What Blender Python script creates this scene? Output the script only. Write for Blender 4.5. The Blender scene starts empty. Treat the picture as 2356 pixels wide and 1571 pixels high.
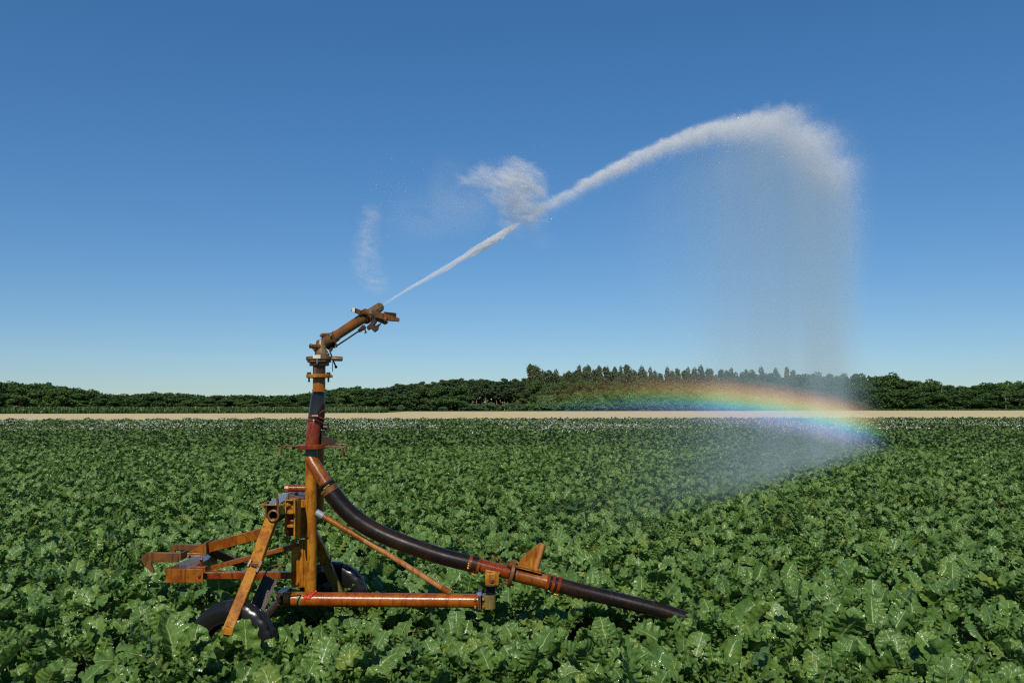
import bpy, math, random
import numpy as np
from mathutils import Vector, Matrix, Euler

scene = bpy.context.scene
COL = scene.collection

# ------------------------------------------------------------------ camera
F = 1886.0                     # focal length in photo pixels (photo is 2356 wide)
HOR = 932.0                    # horizon row
CAM_H = 1.78
pitch = math.atan((HOR - 785.5) / F)
cam_d = bpy.data.cameras.new('camera')
cam_d.sensor_width = 36.0
cam_d.lens = 36.0 * F / 2356.0
cam_d.clip_start = 0.1
cam_d.clip_end = 6000
cam = bpy.data.objects.new('camera', cam_d)
COL.objects.link(cam)
cam.location = (0, 0, CAM_H)
cam.rotation_euler = (math.radians(90) + pitch, 0, 0)
scene.camera = cam

# ------------------------------------------------------------------ sky and sun
SUN_EL = math.radians(40.8)
SHADOW_AZ = math.radians(9.5)          # shadows run away from the viewer, this far to the right
sun_dir = Vector((-math.sin(SHADOW_AZ) * math.cos(SUN_EL), -math.cos(SHADOW_AZ) * math.cos(SUN_EL), math.sin(SUN_EL)))
world = bpy.data.worlds.new('World')
scene.world = world
world.use_nodes = True
wn, wl = world.node_tree.nodes, world.node_tree.links
bg = wn['Background']
sky = wn.new('ShaderNodeTexSky')
sky.sky_type = 'NISHITA'
sky.sun_disc = False
sky.sun_elevation = SUN_EL
sky.sun_rotation = math.atan2(sun_dir.x, sun_dir.y)
sky.air_density = 1.0
sky.dust_density = 0.0
sky.ozone_density = 4.0
sky.altitude = 0
hs = wn.new('ShaderNodeHueSaturation'); hs.inputs['Saturation'].default_value = 1.25
wl.new(sky.outputs[0], hs.inputs['Color']); gm = wn.new('ShaderNodeGamma'); gm.inputs[1].default_value = 0.73      # the camera's softer contrast in the sky
wl.new(hs.outputs[0], gm.inputs[0])
tn = wn.new('ShaderNodeMix'); tn.data_type = 'RGBA'; tn.blend_type = 'MULTIPLY'; tn.inputs[0].default_value = 1.0
tn.inputs[7].default_value = (0.86, 1.11, 1.38, 1); wl.new(gm.outputs[0], tn.inputs[6]); wl.new(tn.outputs[2], bg.inputs[0])
bg.inputs[1].default_value = 0.106
sun_l = bpy.data.lights.new('sun', 'SUN')
sun_l.energy = 4.5
sun_l.angle = math.radians(0.5)
sun_l.color = (1.0, 0.95, 0.86)
sun = bpy.data.objects.new('sun', sun_l)
COL.objects.link(sun)
sun.rotation_euler = sun_dir.to_track_quat('Z', 'Y').to_euler()
scene.view_settings.view_transform = 'Standard'
scene.view_settings.look = 'None'
scene.view_settings.exposure = 0.0
scene.view_settings.gamma = 1.0
scene.view_settings.use_curve_mapping = False
scene.render.engine = 'CYCLES'
cy = scene.cycles
cy.use_denoising = False          # the fine grain of the spray is kept
cy.use_adaptive_sampling = False
try:
    cy.sampling_pattern = 'BLUE_NOISE'
except TypeError:
    pass
cy.filter_width = 1.25
cy.max_bounces = 6
cy.diffuse_bounces = 2
cy.glossy_bounces = 2
cy.transmission_bounces = 3
cy.volume_bounces = 1
cy.transparent_max_bounces = 8
cy.volume_step_rate = 1.0
cy.volume_max_steps = 256
cy.sample_clamp_indirect = 4.0

# ------------------------------------------------------------------ helpers
cp, sp = math.cos(pitch), math.sin(pitch)
def P(x, y, D):
    """World point at forward distance D on the sight line of photo pixel (x, y)."""
    u, v = (x - 1178.0) / F, (785.5 - y) / F
    d = Vector((u, cp - v * sp, sp + v * cp))
    return Vector((0, 0, CAM_H)) + d * (D / d.y)
def px(n, D):
    return n * D / F

class MB:
    def __init__(self):
        self.v, self.f = [], []
    def add(self, vs, fs):
        o = len(self.v)
        self.v += [Vector(p) for p in vs]
        self.f += [tuple(i + o for i in q) for q in fs]
        return self
    def box8(self, c):            # c: 4 bottom + 4 top corners
        return self.add(c, [(3, 2, 1, 0), (4, 5, 6, 7), (0, 1, 5, 4), (1, 2, 6, 5), (2, 3, 7, 6), (3, 0, 4, 7)])
    def box(self, lo, hi):
        x0, y0, z0 = lo; x1, y1, z1 = hi
        return self.box8([(x0, y0, z0), (x1, y0, z0), (x1, y1, z0), (x0, y1, z0), (x0, y0, z1), (x1, y0, z1), (x1, y1, z1), (x0, y1, z1)])
    def bar(self, a, b, w, h, side=(0, 1, 0)):
        """Rectangular bar from a to b; w across the side direction, h across the other."""
        a, b = Vector(a), Vector(b)
        t = (b - a).normalized()
        s = Vector(side); s = (s - t * s.dot(t)).normalized()
        n = t.cross(s).normalized()
        c = []
        for p in (a, b):
            c += [p - s * w / 2 - n * h / 2, p + s * w / 2 - n * h / 2, p + s * w / 2 + n * h / 2, p - s * w / 2 + n * h / 2]
        return self.add(c, [(0, 3, 2, 1), (4, 5, 6, 7), (0, 1, 5, 4), (1, 2, 6, 5), (2, 3, 7, 6), (3, 0, 4, 7)])
    def prism(self, pts, d):
        """Polygon pts pushed along d."""
        n = len(pts); d = Vector(d); pts = [Vector(p) for p in pts]
        fs = [tuple(range(n)), tuple(range(2 * n - 1, n - 1, -1))]
        fs += [(i, n + i, n + (i + 1) % n, (i + 1) % n) for i in range(n)]
        return self.add(pts + [p + d for p in pts], fs)
    def polypx(self, pts, D, thick):
        return self.prism([P(x, y, D) for x, y in pts], (0, thick, 0))
    def boxpx(self, x0, y0, x1, y1, D, depth):
        return self.polypx([(x0, y0), (x1, y0), (x1, y1), (x0, y1)], D, depth)
    def tube(self, pts, r, seg=20, caps=True, wall=0.0):
        pts = [Vector(p) for p in pts]
        n = len(pts)
        if not hasattr(r, '__len__'): r = [r] * n
        t0 = (pts[1] - pts[0]).normalized()
        s = t0.orthogonal().normalized()
        vs, fs = [], []
        for i in range(n):
            t = (pts[min(i + 1, n - 1)] - pts[max(i - 1, 0)]).normalized()
            s = (s - t * s.dot(t)).normalized()
            b = t.cross(s)
            for k in range(seg):
                a = 2 * math.pi * k / seg
                vs.append(pts[i] + (s * math.cos(a) + b * math.sin(a)) * r[i])
        for i in range(n - 1):
            for k in range(seg):
                k2 = (k + 1) % seg
                fs.append((i * seg + k, i * seg + k2, (i + 1) * seg + k2, (i + 1) * seg + k))
        if caps and not wall:
            fs.append(tuple(range(seg - 1, -1, -1)))
            fs.append(tuple((n - 1) * seg + k for k in range(seg)))
        self.add(vs, fs)
        return self
    def tubepx(self, pts, rpx, seg=20, caps=True):
        if not hasattr(rpx, '__len__'): rpx = [rpx] * len(pts)
        return self.tube([P(*p) for p in pts], [px(q, p[2]) for q, p in zip(rpx, pts)], seg, caps)
    def ring(self, c, axis, R, r, seg=24, seg2=8):
        axis = Vector(axis).normalized(); a = axis.orthogonal().normalized(); b = axis.cross(a)
        c = Vector(c); vs, fs = [], []
        for i in range(seg):
            t = 2 * math.pi * i / seg; d = a * math.cos(t) + b * math.sin(t)
            for k in range(seg2):
                q = 2 * math.pi * k / seg2
                vs.append(c + d * (R + r * math.cos(q)) + axis * r * math.sin(q))
        for i in range(seg):
            for k in range(seg2):
                i2, k2 = (i + 1) % seg, (k + 1) % seg2
                fs.append((i * seg2 + k, i2 * seg2 + k, i2 * seg2 + k2, i * seg2 + k2))
        return self.add(vs, fs)
    def lathe(self, c, axis, prof, seg=32, mod=None):
        """prof: (radius, along axis) list."""
        axis = Vector(axis).normalized(); a = axis.orthogonal().normalized(); b = axis.cross(a)
        c = Vector(c); vs, fs = [], []; n = len(prof)
        for i in range(seg):
            t = 2 * math.pi * i / seg; d = a * math.cos(t) + b * math.sin(t)
            for j, (R, h) in enumerate(prof):
                if mod: R = mod(i, j, R)
                vs.append(c + d * R + axis * h)
        for i in range(seg):
            i2 = (i + 1) % seg
            for j in range(n - 1):
                fs.append((i * n + j, i2 * n + j, i2 * n + j + 1, i * n + j + 1))
        return self.add(vs, fs)
    def ball(self, c, r, seg=12, rings=8, sc=(1, 1, 1)):
        c = Vector(c); vs, fs = [c + Vector((0, 0, r * sc[2]))], []
        for i in range(1, rings):
            t = math.pi * i / rings
            for k in range(seg):
                q = 2 * math.pi * k / seg
                vs.append(c + Vector((r * sc[0] * math.sin(t) * math.cos(q), r * sc[1] * math.sin(t) * math.sin(q), r * sc[2] * math.cos(t))))
        vs.append(c - Vector((0, 0, r * sc[2])))
        for k in range(seg):
            fs.append((0, 1 + k, 1 + (k + 1) % seg))
            for i in range(rings - 2):
                a0 = 1 + i * seg
                fs.append((a0 + k, a0 + seg + k, a0 + seg + (k + 1) % seg, a0 + (k + 1) % seg))
            fs.append((len(vs) - 1, 1 + (rings - 2) * seg + (k + 1) % seg, 1 + (rings - 2) * seg + k))
        return self.add(vs, fs)
    def bolt(self, c, axis, r, h):
        axis = Vector(axis).normalized(); c = Vector(c)
        return self.tube([c, c + axis * h], r, 6)
    def build(self, name, mat, parent=None, bevel=0.0, smooth=True, angle=35):
        base = Vector((0, 0, 0))
        q = parent
        while q is not None:
            base = base + q.location; q = q.parent
        me = bpy.data.meshes.new(name)
        me.from_pydata([tuple(p - base) for p in self.v], [], self.f)
        me.validate(); me.update()
        import bmesh
        bm = bmesh.new(); bm.from_mesh(me)
        bmesh.ops.recalc_face_normals(bm, faces=bm.faces)
        bm.to_mesh(me); bm.free()
        if smooth:
            me.polygons.foreach_set('use_smooth', [True] * len(me.polygons))
            me.set_sharp_from_angle(angle=math.radians(angle))
        if mat: me.materials.append(mat)
        o = bpy.data.objects.new(name, me)
        COL.objects.link(o)
        o.parent = parent
        if bevel:
            m = o.modifiers.new('bevel', 'BEVEL'); m.width = bevel; m.segments = 2
            m.limit_method = 'ANGLE'; m.angle_limit = math.radians(40); m.harden_normals = False
        return o

def tag(o, label=None, cat=None, group=None, kind=None):
    if label: o['label'] = label
    if cat: o['category'] = cat
    if group: o['group'] = group
    if kind: o['kind'] = kind
    return o
def empty(name, loc):
    o = bpy.data.objects.new(name, None); COL.objects.link(o); o.location = loc; o.empty_display_size = 0.2
    return o
def np_mesh(name, v, f, mat=None, smooth=False, uv=None, attrs=None):
    """v (N,3), f (M,4) numpy; uv per vertex (N,2); attrs: name -> per-vertex float."""
    me = bpy.data.meshes.new(name)
    v = np.asarray(v, np.float32); f = np.asarray(f, np.int32)
    k = f.shape[1]
    me.vertices.add(len(v)); me.vertices.foreach_set('co', v.ravel())
    me.loops.add(f.size); me.loops.foreach_set('vertex_index', f.ravel())
    me.polygons.add(len(f))
    me.polygons.foreach_set('loop_start', np.arange(0, f.size, k, dtype=np.int32))
    me.polygons.foreach_set('loop_total', np.full(len(f), k, np.int32))
    me.polygons.foreach_set('use_smooth', np.full(len(f), smooth))
    if uv is not None:
        l = me.uv_layers.new(name='UVMap')
        l.data.foreach_set('uv', np.asarray(uv, np.float32)[f.ravel()].ravel())
    for n, a in (attrs or {}).items():
        at = me.attributes.new(n, 'FLOAT', 'POINT'); at.data.foreach_set('value', np.asarray(a, np.float32))
    me.update(calc_edges=True)
    if mat: me.materials.append(mat)
    return me
def link(name, me, loc=(0, 0, 0)):
    o = bpy.data.objects.new(name, me); COL.objects.link(o); o.location = loc
    return o

# ------------------------------------------------------------------ node helpers
class NT:
    def __init__(self, name, tree=None):
        if tree is None:
            self.mat = bpy.data.materials.new(name); self.mat.use_nodes = True
            self.t = self.mat.node_tree; self.t.nodes.clear()
            self.out = self.t.nodes.new('ShaderNodeOutputMaterial')
    def n(self, typ, **kw):
        nd = self.t.nodes.new(typ)
        for k, v in kw.items(): setattr(nd, k, v)
        return nd
    def l(self, a, b): self.t.links.new(a, b)
    def put(self, sock, v):
        if isinstance(v, bpy.types.NodeSocket): self.l(v, sock)
        else: sock.default_value = v
    def m(self, op, a, b=0.0, c=None, clamp=False):
        nd = self.n('ShaderNodeMath', operation=op, use_clamp=clamp)
        self.put(nd.inputs[0], a); self.put(nd.inputs[1], b)
        if c is not None: self.put(nd.inputs[2], c)
        return nd.outputs[0]
    def sm(self, x, lo, hi, a=0.0, b=1.0):
        nd = self.n('ShaderNodeMapRange', interpolation_type='SMOOTHSTEP')
        self.put(nd.inputs[0], x)
        for i, q in enumerate((lo, hi, a, b)): self.put(nd.inputs[1 + i], q)
        return nd.outputs[0]
    def mix(self, f, a, b, mode='MIX'):
        nd = self.n('ShaderNodeMix', data_type='RGBA', blend_type=mode)
        self.put(nd.inputs[0], f)
        for s, q in ((nd.inputs[6], a), (nd.inputs[7], b)):
            self.put(s, q if isinstance(q, bpy.types.NodeSocket) else (*q, 1.0))
        return nd.outputs[2]
    def noise(self, co, scale, detail=4, rough=0.55, dist=0.0):
        nd = self.n('ShaderNodeTexNoise')
        if co is not None: self.l(co, nd.inputs['Vector'])
        nd.inputs['Scale'].default_value = scale; nd.inputs['Detail'].default_value = detail
        nd.inputs['Roughness'].default_value = rough; nd.inputs['Distortion'].default_value = dist
        return nd.outputs[0]
    def map(self, co, sc=(1, 1, 1), loc=(0, 0, 0)):
        nd = self.n('ShaderNodeMapping'); self.l(co, nd.inputs[0])
        nd.inputs['Location'].default_value = loc; nd.inputs['Scale'].default_value = sc
        return nd.outputs[0]
    def curve(self, x, pts):
        nd = self.n('ShaderNodeFloatCurve')
        cu = nd.mapping.curves[0]
        while len(cu.points) < len(pts): cu.points.new(0.5, 0.5)
        for p, q in zip(cu.points, pts): p.location = q; p.handle_type = 'AUTO_CLAMPED'
        nd.mapping.update()
        self.put(nd.inputs[1], x)
        return nd.outputs[0]
    def bsdf(self, color, rough=0.5, spec=0.5, metal=0.0, bump=None, bstr=0.3, bdist=0.01):
        b = self.n('ShaderNodeBsdfPrincipled')
        self.put(b.inputs['Base Color'], color if isinstance(color, bpy.types.NodeSocket) else (*color, 1))
        self.put(b.inputs['Roughness'], rough)
        self.put(b.inputs['Specular IOR Level'], spec); self.put(b.inputs['Metallic'], metal)
        if bump is not None:
            bn = self.n('ShaderNodeBump'); bn.inputs['Strength'].default_value = bstr
            bn.inputs['Distance'].default_value = bdist
            self.l(bump, bn.inputs['Height']); self.l(bn.outputs[0], b.inputs['Normal'])
        return b
    def surf(self, s):
        self.l(s, self.out.inputs['Surface']); return self.mat
    def obj(self): return self.n('ShaderNodeTexCoord').outputs['Object']

def rust(name, a, b, c, rough=0.34, scale=9.0, chip=None, spec=0.32, metal=0.0):
    """Wet rust-stained painted steel: two broad stains, streaks running down, fine dark pits."""
    t = NT(name); co = t.obj()
    n1 = t.noise(co, scale, 5, 0.6)
    n2 = t.noise(t.map(co, (1, 1, 0.16)), scale * 5, 4, 0.6)
    n3 = t.noise(co, scale * 16, 3, 0.7)
    f1 = t.sm(n1, 0.42, 0.58)
    col = t.mix(f1, a, b)
    f2 = t.m('MULTIPLY', t.sm(n2, 0.48, 0.68), 0.75)
    col = t.mix(f2, col, c)
    f3 = t.m('MULTIPLY', t.sm(n3, 0.58, 0.74), 0.45)
    col = t.mix(f3, col, tuple(q * 0.45 for q in c))
    if chip:
        n4 = t.noise(t.map(co, (1, 1, 1), (3.1, 1.7, 0.4)), scale * 1.7, 4, 0.65)
        col = t.mix(t.sm(n4, 0.66, 0.69), col, chip)
    r = t.m('ADD', rough - 0.14, t.m('MULTIPLY', n3, 0.24))
    return t.surf(t.bsdf(col, r, spec, metal, bump=n3, bstr=0.25, bdist=0.004).outputs[0])

OCHRE = rust('ochre_rust_paint', (0.360, 0.148, 0.0082), (0.260, 0.084, 0.0057), (0.120, 0.034, 0.0041), 0.36)
ORANGE = rust('orange_rust_paint', (0.257, 0.085, 0.0066), (0.180, 0.045, 0.0041), (0.085, 0.021, 0.0033), 0.30)
REDRUST = rust('red_rust_paint', (0.156, 0.021, 0.0041), (0.205, 0.049, 0.0057), (0.057, 0.010, 0.0033), 0.22)
BROWN = rust('brown_rust_steel', (0.107, 0.045, 0.0148), (0.148, 0.061, 0.0123), (0.041, 0.015, 0.0066), 0.35)
BRONZE = rust('stained_bronze', (0.164, 0.102, 0.0410), (0.123, 0.061, 0.0180), (0.057, 0.029, 0.0098), 0.34)
BARREL = rust('stained_barrel_metal', (0.197, 0.070, 0.0115), (0.139, 0.061, 0.0164), (0.082, 0.029, 0.0082), 0.30)
DARKIRON = rust('dark_stained_iron', (0.035, 0.022, 0.014), (0.05, 0.025, 0.012), (0.015, 0.010, 0.008), 0.32)
OLIVE = rust('olive_primer', (0.139, 0.111, 0.0369), (0.197, 0.123, 0.0246), (0.090, 0.049, 0.0123), 0.42)
WETBROWN = rust('wet_brown_top', (0.06, 0.03, 0.015), (0.09, 0.04, 0.012), (0.03, 0.015, 0.008), 0.13, spec=0.7)
BEAMPAINT = rust('orange_brown_paint', (0.285, 0.075, 0.0049), (0.209, 0.040, 0.0041), (0.095, 0.020, 0.0033), 0.26, 5.0)
BRASS = rust('brass_bolt', (0.55, 0.30, 0.08), (0.42, 0.19, 0.04), (0.2, 0.07, 0.02), 0.22, metal=0.6)
PINK = rust('worn_orange_paint', (0.36, 0.155, 0.045), (0.30, 0.11, 0.022), (0.20, 0.055, 0.010), 0.34)
def plain(name, c, rough=0.4, spec=0.5, scale=14, var=0.35, metal=0.0):
    t = NT(name); co = t.obj(); n = t.noise(co, scale, 5, 0.6)
    col = t.mix(n, tuple(q * (1 - var) for q in c), tuple(min(1, q * (1 + var)) for q in c))
    return t.surf(t.bsdf(col, rough, spec, metal, bump=n, bstr=0.15, bdist=0.004).outputs[0])
RUBBER = plain('wet_black_rubber', (0.010, 0.009, 0.009), 0.27, 0.30)
PE = plain('dark_polyethylene', (0.014, 0.010, 0.009), 0.10, 0.5)
GREYPAINT = plain('grey_blue_primer', (0.22, 0.25, 0.25), 0.4)
REDPAINT = plain('red_marking_paint', (0.55, 0.012, 0.012), 0.25)
STEEL = plain('wet_steel', (0.4, 0.4, 0.4), 0.25, metal=0.8)
CREAM = plain('cream_label', (0.5, 0.47, 0.38), 0.4)
BLUETAPE = plain('blue_tape', (0.12, 0.16, 0.35), 0.5)
def hose_mat(name, base, stain):
    t = NT(name); co = t.obj()
    n = t.noise(co, 7, 5, 0.6); n2 = t.noise(co, 60, 3, 0.6)
    col = t.mix(t.sm(n, 0.4, 0.75), base, stain)
    col = t.mix(t.m('MULTIPLY', t.sm(n2, 0.55, 0.8), 0.4), col, (0.06, 0.045, 0.03))
    return t.surf(t.bsdf(col, t.m('ADD', 0.20, t.m('MULTIPLY', n2, 0.22)), 0.26, bump=n2, bstr=0.12, bdist=0.004).outputs[0])
HOSE = hose_mat('black_hose_rubber', (0.009, 0.006, 0.005), (0.034, 0.014, 0.006))

# ------------------------------------------------------------------ ground
def soil_mat():
    t = NT('dark_field_soil'); co = t.obj()
    n = t.noise(co, 3.0, 8, 0.65)
    col = t.mix(n, (0.03, 0.022, 0.014), (0.085, 0.06, 0.038))
    return t.surf(t.bsdf(col, 0.9, 0.3, bump=n, bstr=0.8, bdist=0.05).outputs[0])
def stubble_mat():
    t = NT('dry_stubble_straw'); co = t.obj()
    n = t.noise(t.map(co, (1, 0.15, 1)), 0.5, 6, 0.6); n2 = t.noise(co, 3.0, 4, 0.7)
    col = t.mix(t.sm(n, 0.35, 0.7), (0.52, 0.40, 0.205), (0.60, 0.475, 0.255))
    col = t.mix(t.m('MULTIPLY', n2, 0.4), col, (0.48, 0.41, 0.175))
    return t.surf(t.bsdf(col, 0.9, 0.2).outputs[0])
def meadow_mat():
    t = NT('rough_meadow'); co = t.obj(); n = t.noise(co, 0.2, 6, 0.6)
    return t.surf(t.bsdf(t.mix(n, (0.035, 0.06, 0.015), (0.07, 0.10, 0.03)), 0.9, 0.2).outputs[0])
g = MB().add([(-2500, -60, 0), (2500, -60, 0), (2500, 2500, 0), (-2500, 2500, 0)], [(0, 1, 2, 3)]).build('ground', soil_mat(), smooth=False)
tag(g, kind='structure')
def far_edge(x): return 83.0 + 0.10 * x        # far edge of the potato field, a little askew
def stub_edge(x):
    x = np.asarray(x, float); return np.where(x < -28, 186.0 + 0.25 * x, np.minimum(226.0 + 0.26 * x, 262.0))
g2 = MB().add([(-400, far_edge(-260), .1), (400, far_edge(400), .1), (400, 262, .1), (138, 262, .1), (-28, 219, .1), (-28, 179, .1), (-400, 86, .1)], [(0, 1, 2, 3, 4, 5, 6)]).build('stubble_ground', stubble_mat(), smooth=False)
tag(g2, kind='structure')
g3 = MB().add([(-1200, 86 , .02), (-400, 86, .02), (-28, 179, .02), (-28, 219, .02), (138, 262, .02), (1200, 262, .02), (1500, 1500, .02), (-1500, 1500, .02)], [tuple(range(8))]).build('meadow_ground', meadow_mat(), smooth=False)
tag(g3, kind='structure')

# ------------------------------------------------------------------ beet plants
def beet_mat():
    t = NT('beet_leaf')
    uv = t.n('ShaderNodeUVMap'); uv.uv_map = 'UVMap'
    sep = t.n('ShaderNodeSeparateXYZ'); t.l(uv.outputs[0], sep.inputs[0])
    U, V = sep.outputs[0], sep.outputs[1]
    at = t.n('ShaderNodeAttribute'); at.attribute_name = 'tone'
    oi = t.n('ShaderNodeObjectInfo').outputs['Random']
    co = t.obj()
    d = t.m('ABSOLUTE', t.m('SUBTRACT', U, 0.5))
    mid = t.m('SUBTRACT', 1.0, t.sm(d, t.m('MULTIPLY_ADD', V, -0.018, 0.020), t.m('MULTIPLY_ADD', V, -0.03, 0.052)))
    wob = t.noise(co, 25, 2)
    lat = t.m('FRACT', t.m('MULTIPLY', t.m('ADD', t.m('SUBTRACT', V, t.m('MULTIPLY', d, 0.85)), t.m('MULTIPLY', wob, 0.05)), 6.0))
    latv = t.m('SUBTRACT', 1.0, t.sm(t.m('ABSOLUTE', t.m('SUBTRACT', lat, 0.5)), 0.02, 0.10))
    latv = t.m('MULTIPLY', latv, t.sm(d, 0.45, 0.1, 0.0, 0.75))
    n = t.noise(co, 14, 4, 0.6); n2 = t.noise(co, 55, 3, 0.6)
    tone = t.m('ADD', t.m('MULTIPLY', at.outputs['Fac'], 0.65), t.m('MULTIPLY', oi, 0.35))
    base = t.mix(tone, (0.068, 0.140, 0.026), (0.148, 0.242, 0.038))
    base = t.mix(t.m('MULTIPLY', t.sm(n, 0.35, 0.7), 0.5), base, (0.072, 0.145, 0.040))
    yel = t.sm(t.m('MULTIPLY', at.outputs['Fac'], 1.0), 0.93, 0.98)
    base = t.mix(t.m('MULTIPLY', yel, 0.65), base, (0.17, 0.21, 0.03))
    col = t.mix(t.m('MULTIPLY', latv, 0.38), base, (0.17, 0.25, 0.075))
    col = t.mix(mid, col, (0.34, 0.42, 0.16))
    h = t.m('ADD', t.m('MULTIPLY', n2, 0.6), t.m('MULTIPLY', latv, -0.35))
    wet = t.noise(co, 38, 2, 0.5)
    rough = t.sm(wet, 0.42, 0.62, 0.48, 0.15)
    b = t.bsdf(col, rough, 0.45, bump=h, bstr=0.8, bdist=0.014)
    tr = t.n('ShaderNodeBsdfTranslucent'); t.l(t.mix(0.5, col, (0.10, 0.20, 0.02)), tr.inputs[0])
    ms = t.n('ShaderNodeMixShader'); ms.inputs[0].default_value = 0.22
    t.l(b.outputs[0], ms.inputs[1]); t.l(tr.outputs[0], ms.inputs[2])
    return t.surf(ms.outputs[0])
BEET = beet_mat()

def leaf_arrays(rng, base, az, el, pet, L, W, bend, roll, nu=9, nv=31, ruff=1.0, face=None):
    """One beet leaf: petiole then crinkled blade. Returns verts, faces, uv."""
    V, UV, Fc = [], [], []
    hx = np.array([math.cos(az), math.sin(az), 0.0]); up = np.array([0, 0, 1.0])
    side = np.array([-math.sin(az), math.cos(az), 0.0])
    p = np.array(base, float); e = el + 0.25
    # petiole: flattened three-sided tube
    npet = 5; w0, w1 = 0.010, 0.0065
    for i in range(npet):
        tt = i / (npet - 1)
        dirn = hx * math.cos(e) + up * math.sin(e); nrm = -hx * math.sin(e) + up * math.cos(e)
        w = w0 + (w1 - w0) * tt
        for q in (side * w + nrm * .003, -side * w + nrm * .003, -nrm * w * 0.9):
            V.append(p + q); UV.append((0.5, 0.0))
        if i < npet - 1:
            p = p + dirn * pet / (npet - 1); e -= 0.25 / (npet - 1)
            o = i * 3
            for k in range(3): Fc.append((o + k, o + (k + 1) % 3, o + 3 + (k + 1) % 3, o + 3 + k))
    o = len(V)
    ph = rng.uniform(0, 6.28, 8); fr = rng.uniform(3.6, 7.0, 2); fold = rng.uniform(-0.25, 0.85); curl = rng.uniform(-.5, .7)
    A = W * rng.uniform(0.05, 0.12) * ruff
    cr, sr = math.cos(roll), math.sin(roll)
    pos = p.copy(); ee = e
    for j in range(nv):
        t = j / (nv - 1)
        dirn = hx * math.cos(ee) + up * math.sin(ee); nrm0 = -hx * math.sin(ee) + up * math.cos(ee)
        s2 = side * cr + nrm0 * sr; nrm = nrm0 * cr - side * sr
        w = 0.5 * W * (min(1.0, ((t + .015) / .42)) ** .62 if t < .42 else max(0.0, 1 - ((t - .42) / .60) ** 2.3) ** .5)
        w = max(w, 0.006)
        for i in range(nu):
            v = -1 + 2 * i / (nu - 1)
            sg = 0 if v < 0 else 1
            lob = 1 + 0.05 * math.sin(t * 12 + ph[sg]) + 0.03 * math.sin(t * 37 + ph[2 + sg])
            a = abs(v)
            lat = (t - .42 * a) * 6.0
            off = fold * a * w * 0.8 - curl * a ** 3 * w * 0.5 + A * a ** 1.6 * math.sin(6.283 * fr[sg] * t + ph[4 + sg]) \
                + 0.0065 * ruff * min(1, a * 2.2) * (1 - a * a * .75) * (abs(math.sin(3.1416 * lat)) - .6) + 0.006 * a * math.sin(v * 6 + ph[6] + t * 8) * math.sin(t * 14 + ph[7])
            q = pos + s2 * (v * w * (lob if a > .5 else 1)) + nrm * off + dirn * (-0.02 * a * L + 0.16 * a * a * w)
            V.append(q); UV.append((0.5 + v * 0.5 * min(1.0, w / (0.5 * W) + .15), t))
        pos = pos + dirn * L / (nv - 1)
        ee -= bend / (nv - 1) * (0.4 + 1.2 * t)
    for j in range(nv - 1):
        for i in range(nu - 1):
            a0 = o + j * nu + i
            Fc.append((a0, a0 + 1, a0 + nu + 1, a0 + nu))
    return np.array(V), np.array(Fc), np.array(UV)

def beet_mesh(seed, name, nl=17, extra=None):
    rng = np.random.RandomState(seed)
    Vs, Fs, Us, Ts = [], [], [], []; off = 0
    specs = []
    for k in range(nl):
        q = k / (nl - 1)                       # 0 outer .. 1 inner
        az = k * 2.39996 + rng.uniform(-.35, .35)
        el = math.radians(52 + 34 * q + rng.uniform(-14, 10))
        pet = rng.uniform(0.16, 0.25) * (1 - 0.35 * q)
        L = rng.uniform(0.15, 0.24) * (1 - 0.30 * q)
        W = L * rng.uniform(0.52, 0.72)
        bend = math.radians(rng.uniform(10, 75) * (1 - 0.55 * q))
        specs.append((az, el, pet, L, W, bend, rng.uniform(-.75, .75)))
    if extra: specs += extra
    for (az, el, pet, L, W, bend, roll) in specs:
        b = (0.02 * math.cos(az), 0.02 * math.sin(az), 0.02)
        V, Fc, U = leaf_arrays(rng, b, az, el, pet, L, W, bend, roll)
        Vs.append(V); Fs.append(Fc + off); Us.append(U); off += len(V)
        Ts.append(np.full(len(V), rng.uniform(0, 1)))
    return np_mesh(name, np.concatenate(Vs), np.concatenate(Fs), BEET, True, np.concatenate(Us), {'tone': np.concatenate(Ts)})

NVAR = 12
beet_meshes = [beet_mesh(100 + i, 'beet_plant', 15 + i % 5) for i in range(NVAR)]

# places kept clear of plants: the cart's beam, wheels, legs, hose
def seg_d(p, a, b):
    ax, ay = a; bx, by = b; dx, dy = bx - ax, by - ay
    t = max(0, min(1, ((p[0] - ax) * dx + (p[1] - ay) * dy) / (dx * dx + dy * dy)))
    return math.hypot(p[0] - ax - t * dx, p[1] - ay - t * dy)
def gx(x, D): return (x - 1178) / F * D
CLEAR = [((gx(640, 5.65), 5.65), (gx(1130, 5.65), 5.65), 0.17), ((gx(440, 5.0), 5.0), (gx(640, 5.0), 5.0), 0.05),
         ((gx(690, 6.25), 6.25), (gx(845, 6.25), 6.25), 0.06), ((gx(600, 5.2), 5.2), (gx(720, 6.0), 6.0), 0.16),
         ((gx(1150, 5.62), 5.62), (gx(1480, 5.5), 5.5), 0.16), ((gx(1480, 5.5), 5.5), (gx(1530, 5.45), 5.45), 0.07)]
rs = np.random.RandomState(7)
cand = []
SP = 0.27
y = 2.9
while y < 31.5:
    half = 0.66 * y + 1.6
    nx = int(half / SP)
    for i in range(-nx, nx + 1):
        X = i * SP + rs.uniform(-.11, .11) + (0.5 * SP if int(y / SP) % 2 else 0); Y = y + rs.uniform(-.11, .11)
        if any(seg_d((X, Y), a, b) < r for a, b, r in CLEAR): continue
        cand.append((X, Y))
    y += SP
cand = np.array(cand)
inview = (np.abs(cand[:, 0]) < 0.625 * cand[:, 1] + 0.15) & (cand[:, 1] > 3.75)
order = np.argsort(np.where(inview, cand[:, 1], 1e9))
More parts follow.
